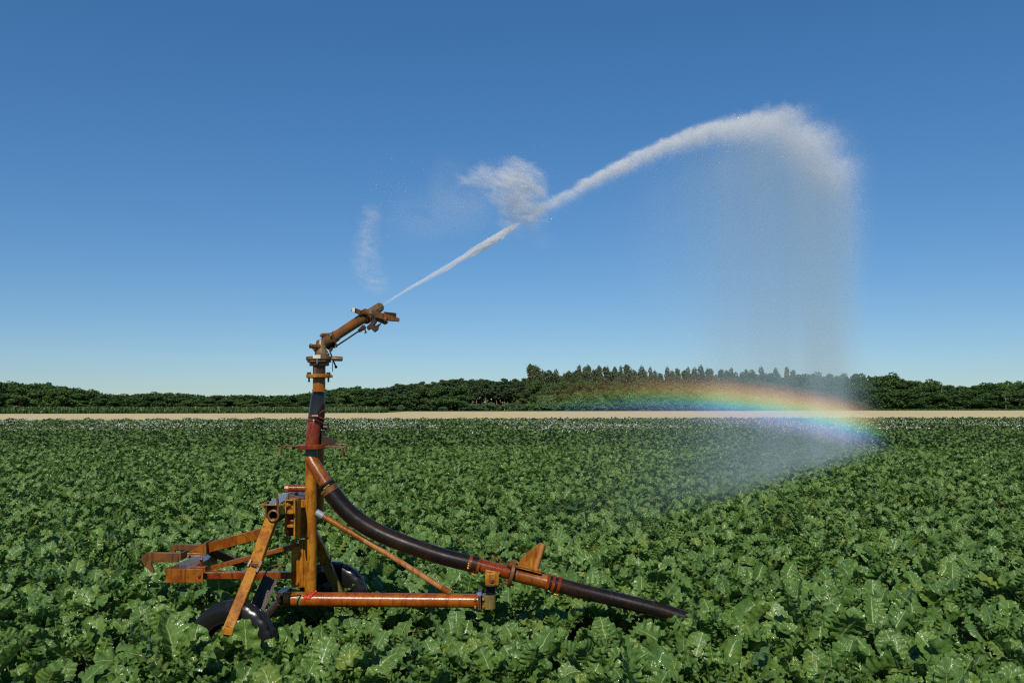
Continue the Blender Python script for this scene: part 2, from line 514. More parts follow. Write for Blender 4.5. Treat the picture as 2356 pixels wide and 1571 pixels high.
near_idx = set(order[:288].tolist())
protos = [None] * NVAR
cart_xy = (gx(680, 5.65), 5.65)
BG = 'beet plants at the near edge of the field'
for n_, i in enumerate(order[:288]):
    X, Y = cand[i]
    k = n_ % NVAR
    o = link('beet_plant', beet_meshes[k], (X, Y, 0))
    o.rotation_euler = (rs.uniform(-.12, .12), rs.uniform(-.12, .12), rs.uniform(0, 6.283))
    s = rs.uniform(0.92, 1.2) * (1.0 if rs.rand() > .08 else 1.15); o.scale = (s, s, s * rs.uniform(.9, 1.06))
    dm = min(seg_d((X, Y), a, b) for a, b, r in CLEAR[:4])
    if dm < 0.42: lab, gr = 'wet glossy beet plant crowding against the frame or wheels of the rusty cart', 'beet plants around the cart'
    elif seg_d((X, Y), *CLEAR[5][:2]) < 0.4 or seg_d((X, Y), *CLEAR[4][:2]) < 0.36: lab, gr = 'wet beet plant growing right beside the black drag hose', 'beet plants beside the hose'
    elif Y < 4.6: lab, gr = 'large crinkled beet plant in the very front row of the field, pale leaf ribs showing', 'beet plants in the front row'
    elif Y < 6.0: lab, gr = 'wet dark green beet plant in open field, as far off as the cart', BG
    else: lab, gr = 'wet dark green beet plant in open field just behind the cart', 'beet plants just behind the cart'
    tag(o, lab, 'beet plant', gr)
    if protos[k] is None: protos[k] = o
# the tall leaf standing up in front of the cart's leg
tall = beet_mesh(991, 'beet_plant', 9, extra=[(-1.75, math.radians(84), 0.22, 0.36, 0.175, math.radians(6), 0.05)])
o = link('beet_plant', tall, (gx(588, 4.72), 4.72, 0.0))
tag(o, 'beet plant with one tall upright pale ribbed leaf in front of the rusty leg', 'beet plant', 'beet plants around the cart')

for xx_, dd_, sc_ in ((436, 4.76, 1.5), (480, 4.70, 1.45), (455, 4.55, 1.3), (545, 4.52, 1.15), (640, 4.78, 1.4), (700, 4.95, 1.15), (752, 5.05, 1.1), (800, 5.15, 1.15), (408, 5.0, 1.2), (1610, 5.28, 1.3), (1665, 5.36, 1.3), (1560, 5.22, 1.1)):
    o = link('beet_plant', beet_meshes[rs.randint(NVAR)], (gx(xx_, dd_), dd_, 0)); o.rotation_euler = (0, 0, rs.uniform(0, 6.28)); o.scale = (sc_,) * 3
    if xx_ > 1500: tag(o, 'wet beet plant growing right beside the black drag hose', 'beet plant', 'beet plants beside the hose')
    else: tag(o, 'wet glossy beet plant crowding against the frame or wheels of the rusty cart', 'beet plant', 'beet plants around the cart')
def scatter(name, pts, rots, scales, idx, protos):
    me = bpy.data.meshes.new(name)
    me.from_pydata([tuple(p) for p in pts], [], [])
    for nm, typ, data, key in (('rot', 'FLOAT_VECTOR', rots, 'vector'), ('scl', 'FLOAT', scales, 'value'), ('idx', 'INT', idx, 'value')):
        a = me.attributes.new(nm, typ, 'POINT'); a.data.foreach_set(key, np.asarray(data).ravel())
    o = link(name, me)
    ng = bpy.data.node_groups.new(name, 'GeometryNodeTree')
    ng.interface.new_socket('Geometry', in_out='INPUT', socket_type='NodeSocketGeometry')
    ng.interface.new_socket('Geometry', in_out='OUTPUT', socket_type='NodeSocketGeometry')
    N = ng.nodes; gi = N.new('NodeGroupInput'); go = N.new('NodeGroupOutput')
    iop = N.new('GeometryNodeInstanceOnPoints')
    ng.links.new(gi.outputs[0], iop.inputs['Points'])
    jg = N.new('GeometryNodeJoinGeometry')
    for p in protos:
        oi = N.new('GeometryNodeObjectInfo'); oi.transform_space = 'ORIGINAL'
        oi.inputs['Object'].default_value = p; oi.inputs['As Instance'].default_value = True
        ng.links.new(oi.outputs['Geometry'], jg.inputs[0])
    ng.links.new(jg.outputs[0], iop.inputs['Instance'])
    iop.inputs['Pick Instance'].default_value = True
    def na(nm, typ):
        a = N.new('GeometryNodeInputNamedAttribute'); a.data_type = typ; a.inputs[0].default_value = nm
        return a.outputs[0]
    ng.links.new(na('idx', 'INT'), iop.inputs['Instance Index'])
    er = N.new('FunctionNodeEulerToRotation'); ng.links.new(na('rot', 'FLOAT_VECTOR'), er.inputs[0])
    ng.links.new(er.outputs[0], iop.inputs['Rotation'])
    ng.links.new(na('scl', 'FLOAT'), iop.inputs['Scale'])
    ng.links.new(iop.outputs[0], go.inputs[0])
    m = o.modifiers.new('scatter', 'NODES'); m.node_group = ng
    return o
rest = np.array([c for i, c in enumerate(cand) if i not in near_idx])
nr = len(rest)
o = scatter('beet_crop', np.c_[rest, np.zeros(nr)], np.c_[rs.uniform(-.12, .12, nr), rs.uniform(-.12, .12, nr), rs.uniform(0, 6.283, nr)],
            rs.uniform(.72, 1.18, nr) * np.where(rest[:, 1] > 9, .88, 1.0), rs.randint(0, NVAR, nr), protos)
tag(o, 'dense green beet crop filling the field behind the front plants', 'crop', kind='stuff')

# ------------------------------------------------------------------ far field crops
def quads(centers, size, rng, tilt=0.7, aspect=1.0, nrm=None):
    """Loose leaf-sized quads: random tilt round the vertical, or round the given normals."""
    n = len(centers)
    if nrm is None:
        nrm = np.c_[rng.uniform(-tilt, tilt, n), rng.uniform(-tilt, tilt, n), np.ones(n)]
    else:
        nrm = nrm + rng.normal(0, tilt, (n, 3))
    nrm = nrm / np.linalg.norm(nrm, axis=1)[:, None]
    h = rng.normal(0, 1, (n, 3)); ex = np.cross(nrm, h); ex /= np.linalg.norm(ex, axis=1)[:, None] + 1e-9
    ey = np.cross(nrm, ex)
    ex = ex * (size * .5)[:, None]; ey = ey * (size * .5 * aspect)[:, None]; bow = (size * .18)[:, None] * nrm
    v = np.stack([centers - ex - ey * .7 - bow, centers + ex * .3 - ey + bow, centers + ex + ey * .7 - bow, centers - ex * .3 + ey + bow], 1).reshape(-1, 3)
    return v, np.arange(4 * n).reshape(-1, 4)
def leafy(name, c0, c1, c2, rough=0.5, trans=0.2, sc=0.35, spec=0.3):
    t = NT(name); co = t.obj()
    at = t.n('ShaderNodeAttribute'); at.attribute_name = 'tone'
    n = t.noise(co, sc, 4, 0.6)
    oi = t.n('ShaderNodeObjectInfo').outputs['Random']
    col = t.mix(at.outputs['Fac'], c0, c1)
    col = t.mix(t.m('MULTIPLY', t.sm(n, 0.35, 0.7), 0.7), col, c2)
    col = t.mix(t.m('MULTIPLY', oi, 0.35), col, tuple(q * .7 for q in c0))
    b = t.bsdf(col, rough, spec)
    tr = t.n('ShaderNodeBsdfTranslucent'); t.l(col, tr.inputs[0])
    ms = t.n('ShaderNodeMixShader'); ms.inputs[0].default_value = trans
    t.l(b.outputs[0], ms.inputs[1]); t.l(tr.outputs[0], ms.inputs[2])
    return t.surf(ms.outputs[0])
POTATO = leafy('potato_leaf', (0.075, 0.142, 0.039), (0.147, 0.225, 0.053), (0.110, 0.180, 0.046), 0.5)
pv, pf, pt, tot = [], [], [], 0
rp = np.random.RandomState(11)
row = 29.6
while row < 92:
    half = 0.66 * row + 6
    dens = 34 if row < 45 else (20 if row < 62 else 13)
    n = int(2 * half * dens)
    X = rp.uniform(-half, half, n)
    keep = row < far_edge(X) - .4
    X = X[keep]; n = len(X)
    if n:
        a = rp.normal(0, .23, n); hgt = np.clip(.56 - 2.2 * a * a, .1, 1) * (0.86 + .13 * np.sin(X * 1.9 + row) + .1 * np.sin(X * 5.3 + row * 3))
        z = hgt * rp.uniform(.55, 1.0, n) ** .6
        c = np.c_[X, row + a + .25 * np.sin(X * .35 + row), z]
        size = rp.uniform(.08, .17, n) * (1 + max(0, row - 45) / 70)
        v, f = quads(c, size, rp, 0.8); pv.append(v); pf.append(f + tot); tot += len(v); pt.append(np.repeat(rp.uniform(0, 1, n), 4))
    row += 0.75
o = link('potato_crop', np_mesh('potato_crop', np.concatenate(pv), np.concatenate(pf), POTATO, True, None, {'tone': np.concatenate(pt)}))
tag(o, 'band of low potato plants between the beet field and the stubble', 'crop', kind='stuff')
WHITE = plain('white_petals', (0.80, 0.76, 0.66), 0.6, 0.2)
nf = 9500
D_ = 33 + 48 * rp.beta(1.3, 1.5, nf); X_ = rp.uniform(-.66, .66, nf) * D_
patch = np.sin(X_ * .45 + 1.3 * np.sin(D_ * .22)) + .8 * np.sin(D_ * .7 + X_ * .11) + rp.normal(0, .8, nf)
thin = np.clip((D_ - 36) / 10, .03, 1) * np.clip((78 - D_) / 6, .05, 1)
keep = (patch > .1) & (rp.uniform(0, 1, nf) < thin) & (D_ < far_edge(X_) - 4)
c = np.c_[X_[keep], D_[keep], rp.uniform(.50, .66, keep.sum())]
c = np.repeat(c, 3, 0) + rp.normal(0, .05, (3 * keep.sum(), 3)) * (1.2, 1, .35)
v, f = quads(c, rp.uniform(.03, .07, len(c)), rp, 0.45)
o = link('potato_flowers', np_mesh('potato_flowers', v, f, WHITE, False))
tag(o, 'scattered white flowers on the potato crop', 'flowers', kind='stuff')
MAIZE = leafy('maize_leaf', (0.05, 0.10, 0.02), (0.085, 0.14, 0.03), (0.06, 0.11, 0.025), 0.5)
def blades(name, x0, x1, yfun, depth, h, n, label, seed):
    r = np.random.RandomState(seed)
    X = r.uniform(x0, x1, n); Y = yfun(X) + r.uniform(0, depth, n)
    z0 = r.uniform(0, .55, n) * h; hh = h * r.uniform(.35, .5, n); az = r.uniform(0, 6.283, n); w = r.uniform(.06, .14, n) * (1 + .1 * h)
    sx, sy = np.cos(az) * w, np.sin(az) * w; lx, ly = -np.sin(az) * hh * .6, np.cos(az) * hh * .6
    v = np.stack([np.c_[X - sx, Y - sy, z0], np.c_[X + sx, Y + sy, z0], np.c_[X + sx + lx * .5, Y + sy + ly * .5, z0 + hh], np.c_[X + lx, Y + ly, z0 + hh * .8]], 1).reshape(-1, 3)
    o = link(name, np_mesh(name, v, np.arange(4 * n).reshape(-1, 4), MAIZE, False, None, {'tone': np.repeat(r.uniform(0, 1, n), 4)}))
    tag(o, label, 'crop', kind='stuff')
blades('maize_crop', -150, -29, lambda X: stub_edge(X) + 1, 14, 1.55, 16000, 'strip of young maize along the far side of the stubble, in front of the wood', 21)
blades('verge_grass', 92, 260, lambda X: stub_edge(X) + 1, 6, 0.7, 9000, 'thin green grass verge in front of the dark wood', 22)

# ------------------------------------------------------------------ trees
BARK = plain('brown_bark', (0.09, 0.065, 0.045), 0.9, 0.2, 2)
PINEBARK = plain('reddish_pine_bark', (0.22, 0.125, 0.075), 0.9, 0.2, 2)
BIRCHBARK = plain('pale_birch_bark', (0.13, 0.125, 0.11), 0.8, 0.2, 2)
LEAF_A = leafy('oak_leaves', (0.045, 0.095, 0.024), (0.095, 0.169, 0.037), (0.062, 0.114, 0.030), 0.55)
LEAF_B = leafy('light_leaves', (0.075, 0.131, 0.030), (0.140, 0.216, 0.049), (0.094, 0.160, 0.037), 0.55)
LEAF_P = leafy('pine_needles', (0.049, 0.085, 0.034), (0.085, 0.128, 0.045), (0.056, 0.094, 0.037), 0.6, 0.1)
LEAF_O = leafy('poplar_leaves', (0.085, 0.112, 0.045), (0.140, 0.169, 0.064), (0.104, 0.128, 0.053), 0.5)
LEAF_S = leafy('shrub_leaves', (0.085, 0.154, 0.053), (0.150, 0.244, 0.085), (0.104, 0.179, 0.066), 0.55)
def trunk_mesh(name, mat, h, r, limbs, rng):
    mb = MB()
    pts = [Vector((rng.normal(0, .012) * h * (i / 5), rng.normal(0, .012) * h * (i / 5), h * i / 5)) for i in range(6)]
    mb.tube(pts, [r * (1 - .16 * i) for i in range(6)], 8)
    for (z, L, el) in limbs:
        az = rng.uniform(0, 6.28); b = Vector((0, 0, z)); d = Vector((math.cos(az) * math.cos(el), math.sin(az) * math.cos(el), math.sin(el)))
        mb.tube([b, b + d * L * .5 + Vector((0, 0, L * .04)), b + d * L], [r * .4, r * .28, r * .1], 5)
    me = bpy.data.meshes.new(name); me.from_pydata([tuple(p) for p in mb.v], [], mb.f); me.update(); me.materials.append(mat)
    return me
def crown_mesh(name, mat, lobes, per, size, rng, tilt=1.1):
    """Leaf clumps spread through many uneven lobes."""
    cs, ns = [], []
    for (c, r) in lobes:
        d = rng.normal(0, 1, (per, 3)); d /= np.linalg.norm(d, axis=1)[:, None]
        rad = rng.uniform(.45, 1.08, per) ** .6
        cs.append(np.array(c) + d * rad[:, None] * np.array(r)); ns.append(d + np.array([0, 0, .35]))
    c = np.concatenate(cs)
    v, f = quads(c, rng.uniform(.6, 1.3, len(c)) * size, rng, .75, 1.0, np.concatenate(ns))
    tone = np.repeat(np.clip(rng.uniform(0, 1, len(c)), 0, 1), 4)
    return np_mesh(name, v, f, mat, False, None, {'tone': tone})
def variant(kind, seed):
    """Crown and trunk meshes of a tree 10 m tall."""
    r = np.random.RandomState(seed); lobes = []
    if kind == 'broad':
        for k in range(34):
            a = r.uniform(0, 6.28); z = r.uniform(.6, 8.9); R = 3.3 * math.sin(math.pi * min(1, (z + 1.6) / 10.9)) ** .7
            q = r.uniform(.35, .95)
            lobes.append(((math.cos(a) * R * q, math.sin(a) * R * q, z), (r.uniform(.9, 1.5), r.uniform(.9, 1.5), r.uniform(.7, 1.15))))
        return crown_mesh('crown', LEAF_A, lobes, 120, .42, r), trunk_mesh('trunk', BARK, 7, .28, [(z, 2.4, .7) for z in (2.5, 3.2, 4, 4.8)], r)
    if kind == 'light':
        for k in range(30):
            a = r.uniform(0, 6.28); z = r.uniform(.5, 8.8); R = 3.5 * math.sin(math.pi * min(1, (z + 1.9) / 11.2)) ** .7
            q = r.uniform(.35, .95)
            lobes.append(((math.cos(a) * R * q, math.sin(a) * R * q, z), (r.uniform(.9, 1.4), r.uniform(.9, 1.4), r.uniform(.6, 1.0))))
        return crown_mesh('crown', LEAF_B, lobes, 120, .40, r), trunk_mesh('trunk', BARK, 7, .25, [(z, 2.4, .7) for z in (2.5, 3.2, 4, 4.8)], r)
    if kind == 'pine':
        z = 4.6 + r.uniform(-.5, .5)
        while z < 9.9:
            R = 1.7 * (1 - max(0, z - 6.8) / 3.9) * min(1, (z - 3.6) / 1.6)
            for k in range(4):
                a = r.uniform(0, 6.28); q = r.uniform(.3, 1.0)
                lobes.append(((math.cos(a) * R * q, math.sin(a) * R * q, z + r.uniform(-.25, .25)), (r.uniform(.45, .85), r.uniform(.45, .85), r.uniform(.22, .4))))
            z += .52
        return crown_mesh('crown', LEAF_P, lobes, 34, .36, r), trunk_mesh('trunk', PINEBARK, 9.3, .17, [(z, 1.3, .25) for z in (3.6, 4.4, 5.2, 6, 6.8, 7.6)], r)
    if kind == 'poplar':
        for k in range(46):
            z = r.uniform(1.0, 9.5); R = 1.0 * min(1.0, (10.1 - z) / 2.8) ** .7; a = r.uniform(0, 6.28); q = r.uniform(.1, .9)
            lobes.append(((math.cos(a) * R * q, math.sin(a) * R * q, z), (r.uniform(.35, .62), r.uniform(.35, .62), r.uniform(.6, 1.1))))
        return crown_mesh('crown', LEAF_O, lobes, 60, .32, r), trunk_mesh('trunk', BARK, 9.3, .14, [(z, 1.6, 1.15) for z in (2, 3, 4, 5, 6, 7)], r)
    if kind == 'shrub':
        for k in range(16):
            a = r.uniform(0, 6.28); z = r.uniform(.8, 8.0); R = 5.2 * math.sin(math.pi * min(1, (z + 2.6) / 11.0)) ** .6; q = r.uniform(.2, .9)
            lobes.append(((math.cos(a) * R * q, math.sin(a) * R * q, z), (r.uniform(1.6, 2.4), r.uniform(1.6, 2.4), r.uniform(1.3, 2.0))))
        return crown_mesh('crown', LEAF_S, lobes, 75, .85, r), trunk_mesh('stem', BARK, 6, .3, [(z, 4, .8) for z in (.5, 1, 1.5, 2)], r)
    if kind == 'birch':
        for k in range(16):
            a = r.uniform(0, 6.28); z = r.uniform(5.6, 9.5); R = 1.5 * (1 - (z - 5.4) / 5.4); q = r.uniform(.3, 1)
            lobes.append(((math.cos(a) * R * q, math.sin(a) * R * q, z), (.6, .6, .5)))
        return crown_mesh('crown', LEAF_B, lobes, 28, .34, r), trunk_mesh('trunk', BIRCHBARK, 9.2, .17, [(z, 2.2, 1.0) for z in (4, 5, 5.8, 6.6)], r)
VAR = {k: [variant(k, s + 31 * i) for i in range(n)] for k, n, s in (('broad', 6, 500), ('light', 3, 600), ('pine', 5, 700), ('poplar', 5, 800), ('shrub', 4, 900), ('birch', 1, 950))}
NAMES = {'broad': ('oak_tree', 'tree'), 'light': ('light_tree', 'tree'), 'pine': ('pine_tree', 'pine tree'), 'poplar': ('poplar_tree', 'poplar tree'), 'shrub': ('shrub', 'shrub'), 'birch': ('birch_tree', 'birch tree')}
NAMES['light'] = ('maple_tree', 'tree')
rt = np.random.RandomState(77)
def wood_D(x): return 205.0 + 75.0 * min(1.0, max(0.0, (x + 100) / 1500.0))      # the wood's front edge
NOMW = {'broad': 8.2, 'light': 8.4, 'pine': 4.0, 'poplar': 2.7, 'shrub': 13.0, 'birch': 3.6}
def tree(kind, x, ytop, D, label, group, wpx):
    nm, cat = NAMES[kind]
    top = P(x, ytop, D); h = top.z
    root = empty(nm, (top.x, D, 0))
    cm, tm = VAR[kind][rt.randint(len(VAR[kind]))]
    s = h / 9.9; w = px(wpx, D) / NOMW[kind] * rt.uniform(.88, 1.15); rz = rt.uniform(0, 6.28)
    for part, me in (('crown', cm), ('stem' if kind == 'shrub' else 'trunk', tm)):
        o = bpy.data.objects.new(part, me); COL.objects.link(o); o.parent = root
    root.scale = (w, w, s); root.rotation_euler = (0, 0, rz)
    tag(root, label, cat, group)
    return root
SKY_L = [(-160, 872), (0, 875), (60, 877), (100, 876), (150, 884), (200, 892), (250, 905), (285, 906), (300, 908), (330, 903), (385, 901), (435, 903), (490, 910), (560, 906), (610, 909), (680, 906), (720, 900), (760, 892), (815, 887), (850, 891), (900, 884), (960, 880), (1030, 874), (1100, 868), (1160, 873), (1210, 868)]
SKY_R = [(1760, 860), (1850, 856), (1960, 858), (2000, 856), (2050, 858), (2080, 870), (2130, 870), (2160, 874), (2190, 886), (2230, 884), (2270, 878), (2356, 876), (2500, 874)]
def sk(tab, x): return float(np.interp(x, [a for a, b in tab], [b for a, b in tab]))
# left wood: back row carries the skyline, front row is lower
x = -150.0
while x < 880:
    tree('broad', x, sk(SKY_L, x) + rt.uniform(-1, 4), wood_D(x) + rt.uniform(9, 16), 'dark broadleaf tree on the skyline of the wood behind the maize', 'skyline trees of the wood behind the maize', 72)
    x += rt.uniform(26, 44)
x = -140.0
while x < 1075:
    y0 = sk(SKY_L, x); yy = y0 + (944 - y0) * rt.uniform(.10, .40)
    k = 'light' if (rt.rand() < .22 or 95 < x < 170 or 600 < x < 690) else 'broad'
    if x < 880: lab, gr = (('lighter green broadleaf tree at the front of the wood behind the maize', 'lighter trees at the front of the wood') if k == 'light' else ('dark round broadleaf tree at the front of the wood behind the maize', 'dark trees at the front of the wood'))
    else: lab, gr = 'low broadleaf tree in front of the pines', 'broadleaf trees before the pines'
    tree(k, x, yy, wood_D(x) + rt.uniform(0, 6), lab, gr, 74)
    x += rt.uniform(32, 52)
# pines
x = 872.0
while x < 1225:
    tree('pine', x, sk(SKY_L, x) + rt.uniform(-2, 8), wood_D(x) + rt.uniform(3, 22) + (4 if x < 1060 else -1), 'tall pine with bare reddish trunk and dark crown, beside the poplars', 'pines beside the poplars', 34)
    x += rt.uniform(7, 12)
# poplars
x = 1222.0
while x < 1830:
    top = 844 + rt.uniform(-6, 12) + (4 if x > 1450 else 0) + (4 if x > 1640 else 0)
    if rt.rand() < .16: top += 14
    tree('poplar', x, top, wood_D(x) + rt.uniform(8, 16), 'slender upright poplar in the row rising above the young wood', 'row of poplars', rt.uniform(26, 36) if x < 1330 else rt.uniform(21, 33))
    x += rt.uniform(6, 11) if x < 1330 else rt.uniform(7, 16)
x = 1212.0
while x < 1800:
    tree('broad', x, 874 + rt.uniform(-6, 10), wood_D(x) + rt.uniform(5, 9), 'dark bushy tree at the feet of the poplars', 'bushy trees under the poplars', 52)
    x += rt.uniform(17, 28)
x = 1200.0
while x < 1740:
    tree('light' if rt.rand() < .6 else 'shrub', x, 900 + rt.uniform(-7, 8), wood_D(x) + rt.uniform(1, 4), 'light green young tree edging the stubble in front of the poplars', 'young trees before the poplars', 48)
    x += rt.uniform(19, 30)
x = 1088.0
while x < 1215:
    tree('shrub', x, 925 + rt.uniform(-3, 4), wood_D(x) - 4 + rt.uniform(0, 2), 'pale green low shrub in the hedge before the pine trunks', 'hedge shrubs before the pines', 34)
    x += rt.uniform(13, 19)
x = 1222.0
while x < 1700:
    tree('shrub', x, 922 + rt.uniform(-4, 6), wood_D(x) - 4 + rt.uniform(0, 2), 'low shrub at the foot of the young trees, seen through the rainbow', 'shrubs under the young trees', 46)
    x += rt.uniform(20, 32)
for xs, ys, lab, wp in ((828, 932, 'small round light green bush standing alone beyond the maize', 28), (922, 929, 'small conical bush at the right end of the maize', 24), (1020, 934, 'small pale bush on the stubble edge before the dark wood', 28)):
    tree('shrub', xs, ys, wood_D(xs) - 7, lab, None, wp)
# right wood
x = 1750.0
while x < 2520:
    tree('broad', x, sk(SKY_R, x) + rt.uniform(-2, 4), wood_D(x) + rt.uniform(9, 18), 'tall dark broadleaf tree on the skyline of the wood beyond the spray', 'skyline trees of the wood beyond the spray', 76)
    x += rt.uniform(26, 42)
x = 1700.0
while x < 2520:
    y0 = sk(SKY_R, x); tree('broad', x, y0 + (940 - y0) * rt.uniform(.1, .5), wood_D(x) + rt.uniform(0, 6), 'dark broadleaf tree along the front of the wood beyond the spray', 'front trees of the wood beyond the spray', 80)
    x += rt.uniform(28, 46)
tree('birch', 2312, 884, wood_D(2312) - 2, 'slim birch with a pale trunk before the dark wood, near the edge of the picture', None, 26)
# the depths of the wood, read as one dark mass behind the front trees
rw = np.random.RandomState(3); n = 30000
xx = rw.uniform(-200, 2560, n)
tops = np.interp(xx, [a for a, b in SKY_L + [(1240, 866), (1740, 866)] + SKY_R[1:]], [b for a, b in SKY_L + [(1240, 866), (1740, 866)] + SKY_R[1:]])
Dw = np.array([wood_D(q) for q in xx]) + rw.uniform(20, 34, n)
hm = (932 - tops) / F * Dw + CAM_H
c = np.c_[(xx - 1178) / F * Dw, Dw, hm * rw.uniform(0.0, .86, n)]
v, f = quads(c, rw.uniform(1.0, 2.0, n), rw, 1.0)
o = link('woodland', np_mesh('woodland', v, f, LEAF_A, False, None, {'tone': np.repeat(rw.uniform(0, .6, n), 4)}))
tag(o, 'dim depths of the wood seen between the front trees', 'wood', kind='stuff')

# ------------------------------------------------------------------ the irrigation cart
D0 = 5.70
cart = empty('irrigation_cart', P(700, 1480, D0)); cart.location.z = 0
tag(cart, 'rusty orange irrigation gun cart standing in the beet field, spraying water', 'irrigation cart')
YV = Vector((0, 1, 0))
# main post with its mounting plates
post = MB().tubepx([(716, 1034, D0), (714.5, 1363, D0)], 13.2, 28).build('post', OCHRE, cart)
MB().tubepx([(717, 1033, D0), (716.6, 1049, D0)], 13.9, 28).build('paint_band', plain('teal_primer', (0.05, 0.085, 0.08), 0.35), post)
mb = MB(); mb.polypx([(687, 1150), (707, 1150), (707, 1237), (687, 1237)], D0 - .012, .022); mb.boxpx(703, 1150, 706, 1237, D0 - .034, .02)
mb.build('mounting_plate', OCHRE, post, .002)
mb = MB(); mb.polypx([(670, 1241), (677, 1241), (681, 1249), (687, 1249), (690, 1241), (707, 1241), (706, 1351), (670, 1351)], D0 - .012, .02)
mb.boxpx(694, 1243, 697, 1349, D0 - .022, .01); mb.build('mounting_plate', OCHRE, post, .002)
mb = MB()
for (bx, by) in ((683, 1253), (684, 1341)): mb.bolt(P(bx, by, D0 - .012), -YV, .013, .016)
mb.build('bolts', ORANGE, post, .002)
mb = MB(); 
c0 = P(727, 1176, D0 - .035)
mb.prism([P(x_, y_, D0 - .0395) for x_, y_ in ((726, 1158), (728.5, 1160), (729, 1192), (724, 1194), (720, 1182), (718, 1172))], (0, .022, 0))
rear = MB().tubepx([(733, 1030, D0 + .13), (733, 1178, D0 + .13)], 11.8, 24).build('rear_pipe', OCHRE, cart)
# flange with hooked rods and the red elbow
fl = MB().tubepx([(718, 1022, D0), (718, 1032.5, D0)], 33, 32).build('post_flange', REDRUST, cart, .003)
for pts in ([(688, 1026, D0 - .05), (655, 1024.5, D0 - .05), (648, 1027, D0 - .05), (645.5, 1046, D0 - .05)],
            [(748, 1027.5, D0 - .05), (783, 1027, D0 - .05), (790, 1030, D0 - .05), (788, 1047, D0 - .05)],
            [(750, 1021.5, D0 + .09), (789, 1021, D0 + .09), (797, 1024, D0 + .09), (795, 1041, D0 + .09)]):
    MB().tubepx(pts, 2.3, 10).build('hook_rod', BROWN, fl)
MB().polypx([(743, 1001), (752, 1004), (771, 1013), (771, 1024), (743, 1024)], D0 + .03, .012).build('gusset', DARKIRON, fl, .002)
mb = MB().tubepx([(741, 982, D0 + .03), (754, 983, D0 + .03)], 5, 12); mb.tubepx([(753, 976, D0 + .03), (756, 994, D0 + .03)], 4, 10)
mb.tubepx([(741, 990, D0 + .05), (741, 1022, D0 + .05)], 7, 14)
mb.build('lock_knob', DARKIRON, fl)
elbow = MB().tubepx([(719, 1023, D0), (719.5, 1005, D0), (721, 990, D0 + .01), (724, 977, D0 + .02), (726.5, 967, D0 + .03)], [16, 15.8, 16.3, 17.2, 17.6], 28).build('red_elbow', REDRUST, cart)
mb = MB()
for q in (0.0, 1.0): mb.tubepx([(725 + 2.3 * q, 974 - 9 * q, D0 + .022), (726 + 2.3 * q, 970 - 9 * q, D0 + .026)], 19.2, 28)
mb.build('hose_clamp', REDRUST, elbow, .002)
mb = MB().tubepx([(724, 957, D0), (732, 955, D0 - .05), (741, 946, D0 - .08), (744.5, 944, D0 - .08)], 1.8, 8); mb.tubepx([(718, 957, D0 - .075), (732, 957, D0 - .075)], 3, 8)
mb.build('clamp_lever', BROWN, elbow)
sleeve = MB().tubepx([(727, 970, D0 + .03), (728.5, 955, D0 + .03), (731, 930, D0 + .03), (732.5, 915, D0 + .03), (733.3, 907, D0 + .03), (733.5, 898, D0 + .03)], [18.3, 18.6, 17.6, 16.6, 15, 14], 28).build('hose_sleeve', PE, cart)
mb = MB()
for yy in (903, 897.5): mb.tubepx([(733.6, yy + 1.6, D0 + .03), (733.6, yy - 1.6, D0 + .03)], 15.3, 24)
for yy in (902, 896.5): mb.bar(P(742, yy, D0 - .02), P(750, yy - 1, D0 - .02), .008, .006)
mb.build('hose_clamp', BROWN, sleeve, .001)
# upper riser up to the gun bearing
riser = MB().tubepx([(734, 901, D0), (734.3, 865, D0)], 14.2, 28).build('riser_pipe', OCHRE, cart)
rf = MB().tubepx([(734, 869, D0), (734, 861, D0)], 28.5, 32)
for bx in (711, 756): rf.boxpx(bx - 7, 862.5, bx + 7, 868, D0 - .02, .04)
rf = rf.build('riser_flange', OCHRE, riser, .003)
mb = MB()
for bx in (711, 755.5):
    mb.bolt(P(bx, 861, D0), (0, 0, 1), .016, .014); mb.tubepx([(bx, 869, D0), (bx, 879, D0)], 2.2, 8)
mb.build('flange_bolts', DARKIRON, riser, .001)
gun = MB().tubepx([(734.4, 861, D0), (734.4, 838, D0)], 14.4, 28).build('sprinkler_gun', DARKIRON, cart)
MB().polypx([(722, 843), (728.5, 843), (728.5, 859.5), (722, 859.5)], D0 - .045, .006).build('sun_stripe', BRONZE, gun)  # sun highlight on the pipe, painted as a lighter strip
mb = MB().tubepx([(734.4, 841.5, D0), (734.4, 833.5, D0)], 23, 8); mb.build('bearing_base', DARKIRON, gun, .003)
MB().tubepx([(734.4, 833.8, D0), (734.4, 827.5, D0)], 27, 32).build('bearing_ring', BRONZE, gun, .003)
MB().tubepx([(734.4, 828, D0), (734.4, 820.5, D0)], 30, 32).build('bearing_plate', BRONZE, gun, .003)
MB().prism([P(x_, y_, D0 - .095) for x_, y_ in ((719.5, 816.5), (737.5, 816.5), (737.5, 825), (719.5, 825))], (0, .02, 0)).build('cream_block', CREAM, gun, .002)
MB().tubepx([(729.5, 836, D0 - .09), (729.5, 826, D0 - .09)], 1.4, 8).build('stop_pin', STEEL, gun)
hd = MB(); hd.tubepx([(764, 825, D0), (786, 825.5, D0), (788, 825.5, D0)], [5.6, 5.6, 4.4], 14); hd.build('side_handle', BRONZE, gun)
mb = MB().tubepx([(741, 820.8, D0), (741, 814.5, D0)], 17, 28)
for k in range(6):
    a = 6.283 * k / 6 + .3; c_ = P(741, 815, D0) + Vector((math.cos(a) * .043, math.sin(a) * .043, 0)); mb.bolt(c_, (0, 0, 1), .007, .009)
mb.build('elbow_base', BRONZE, gun, .002)
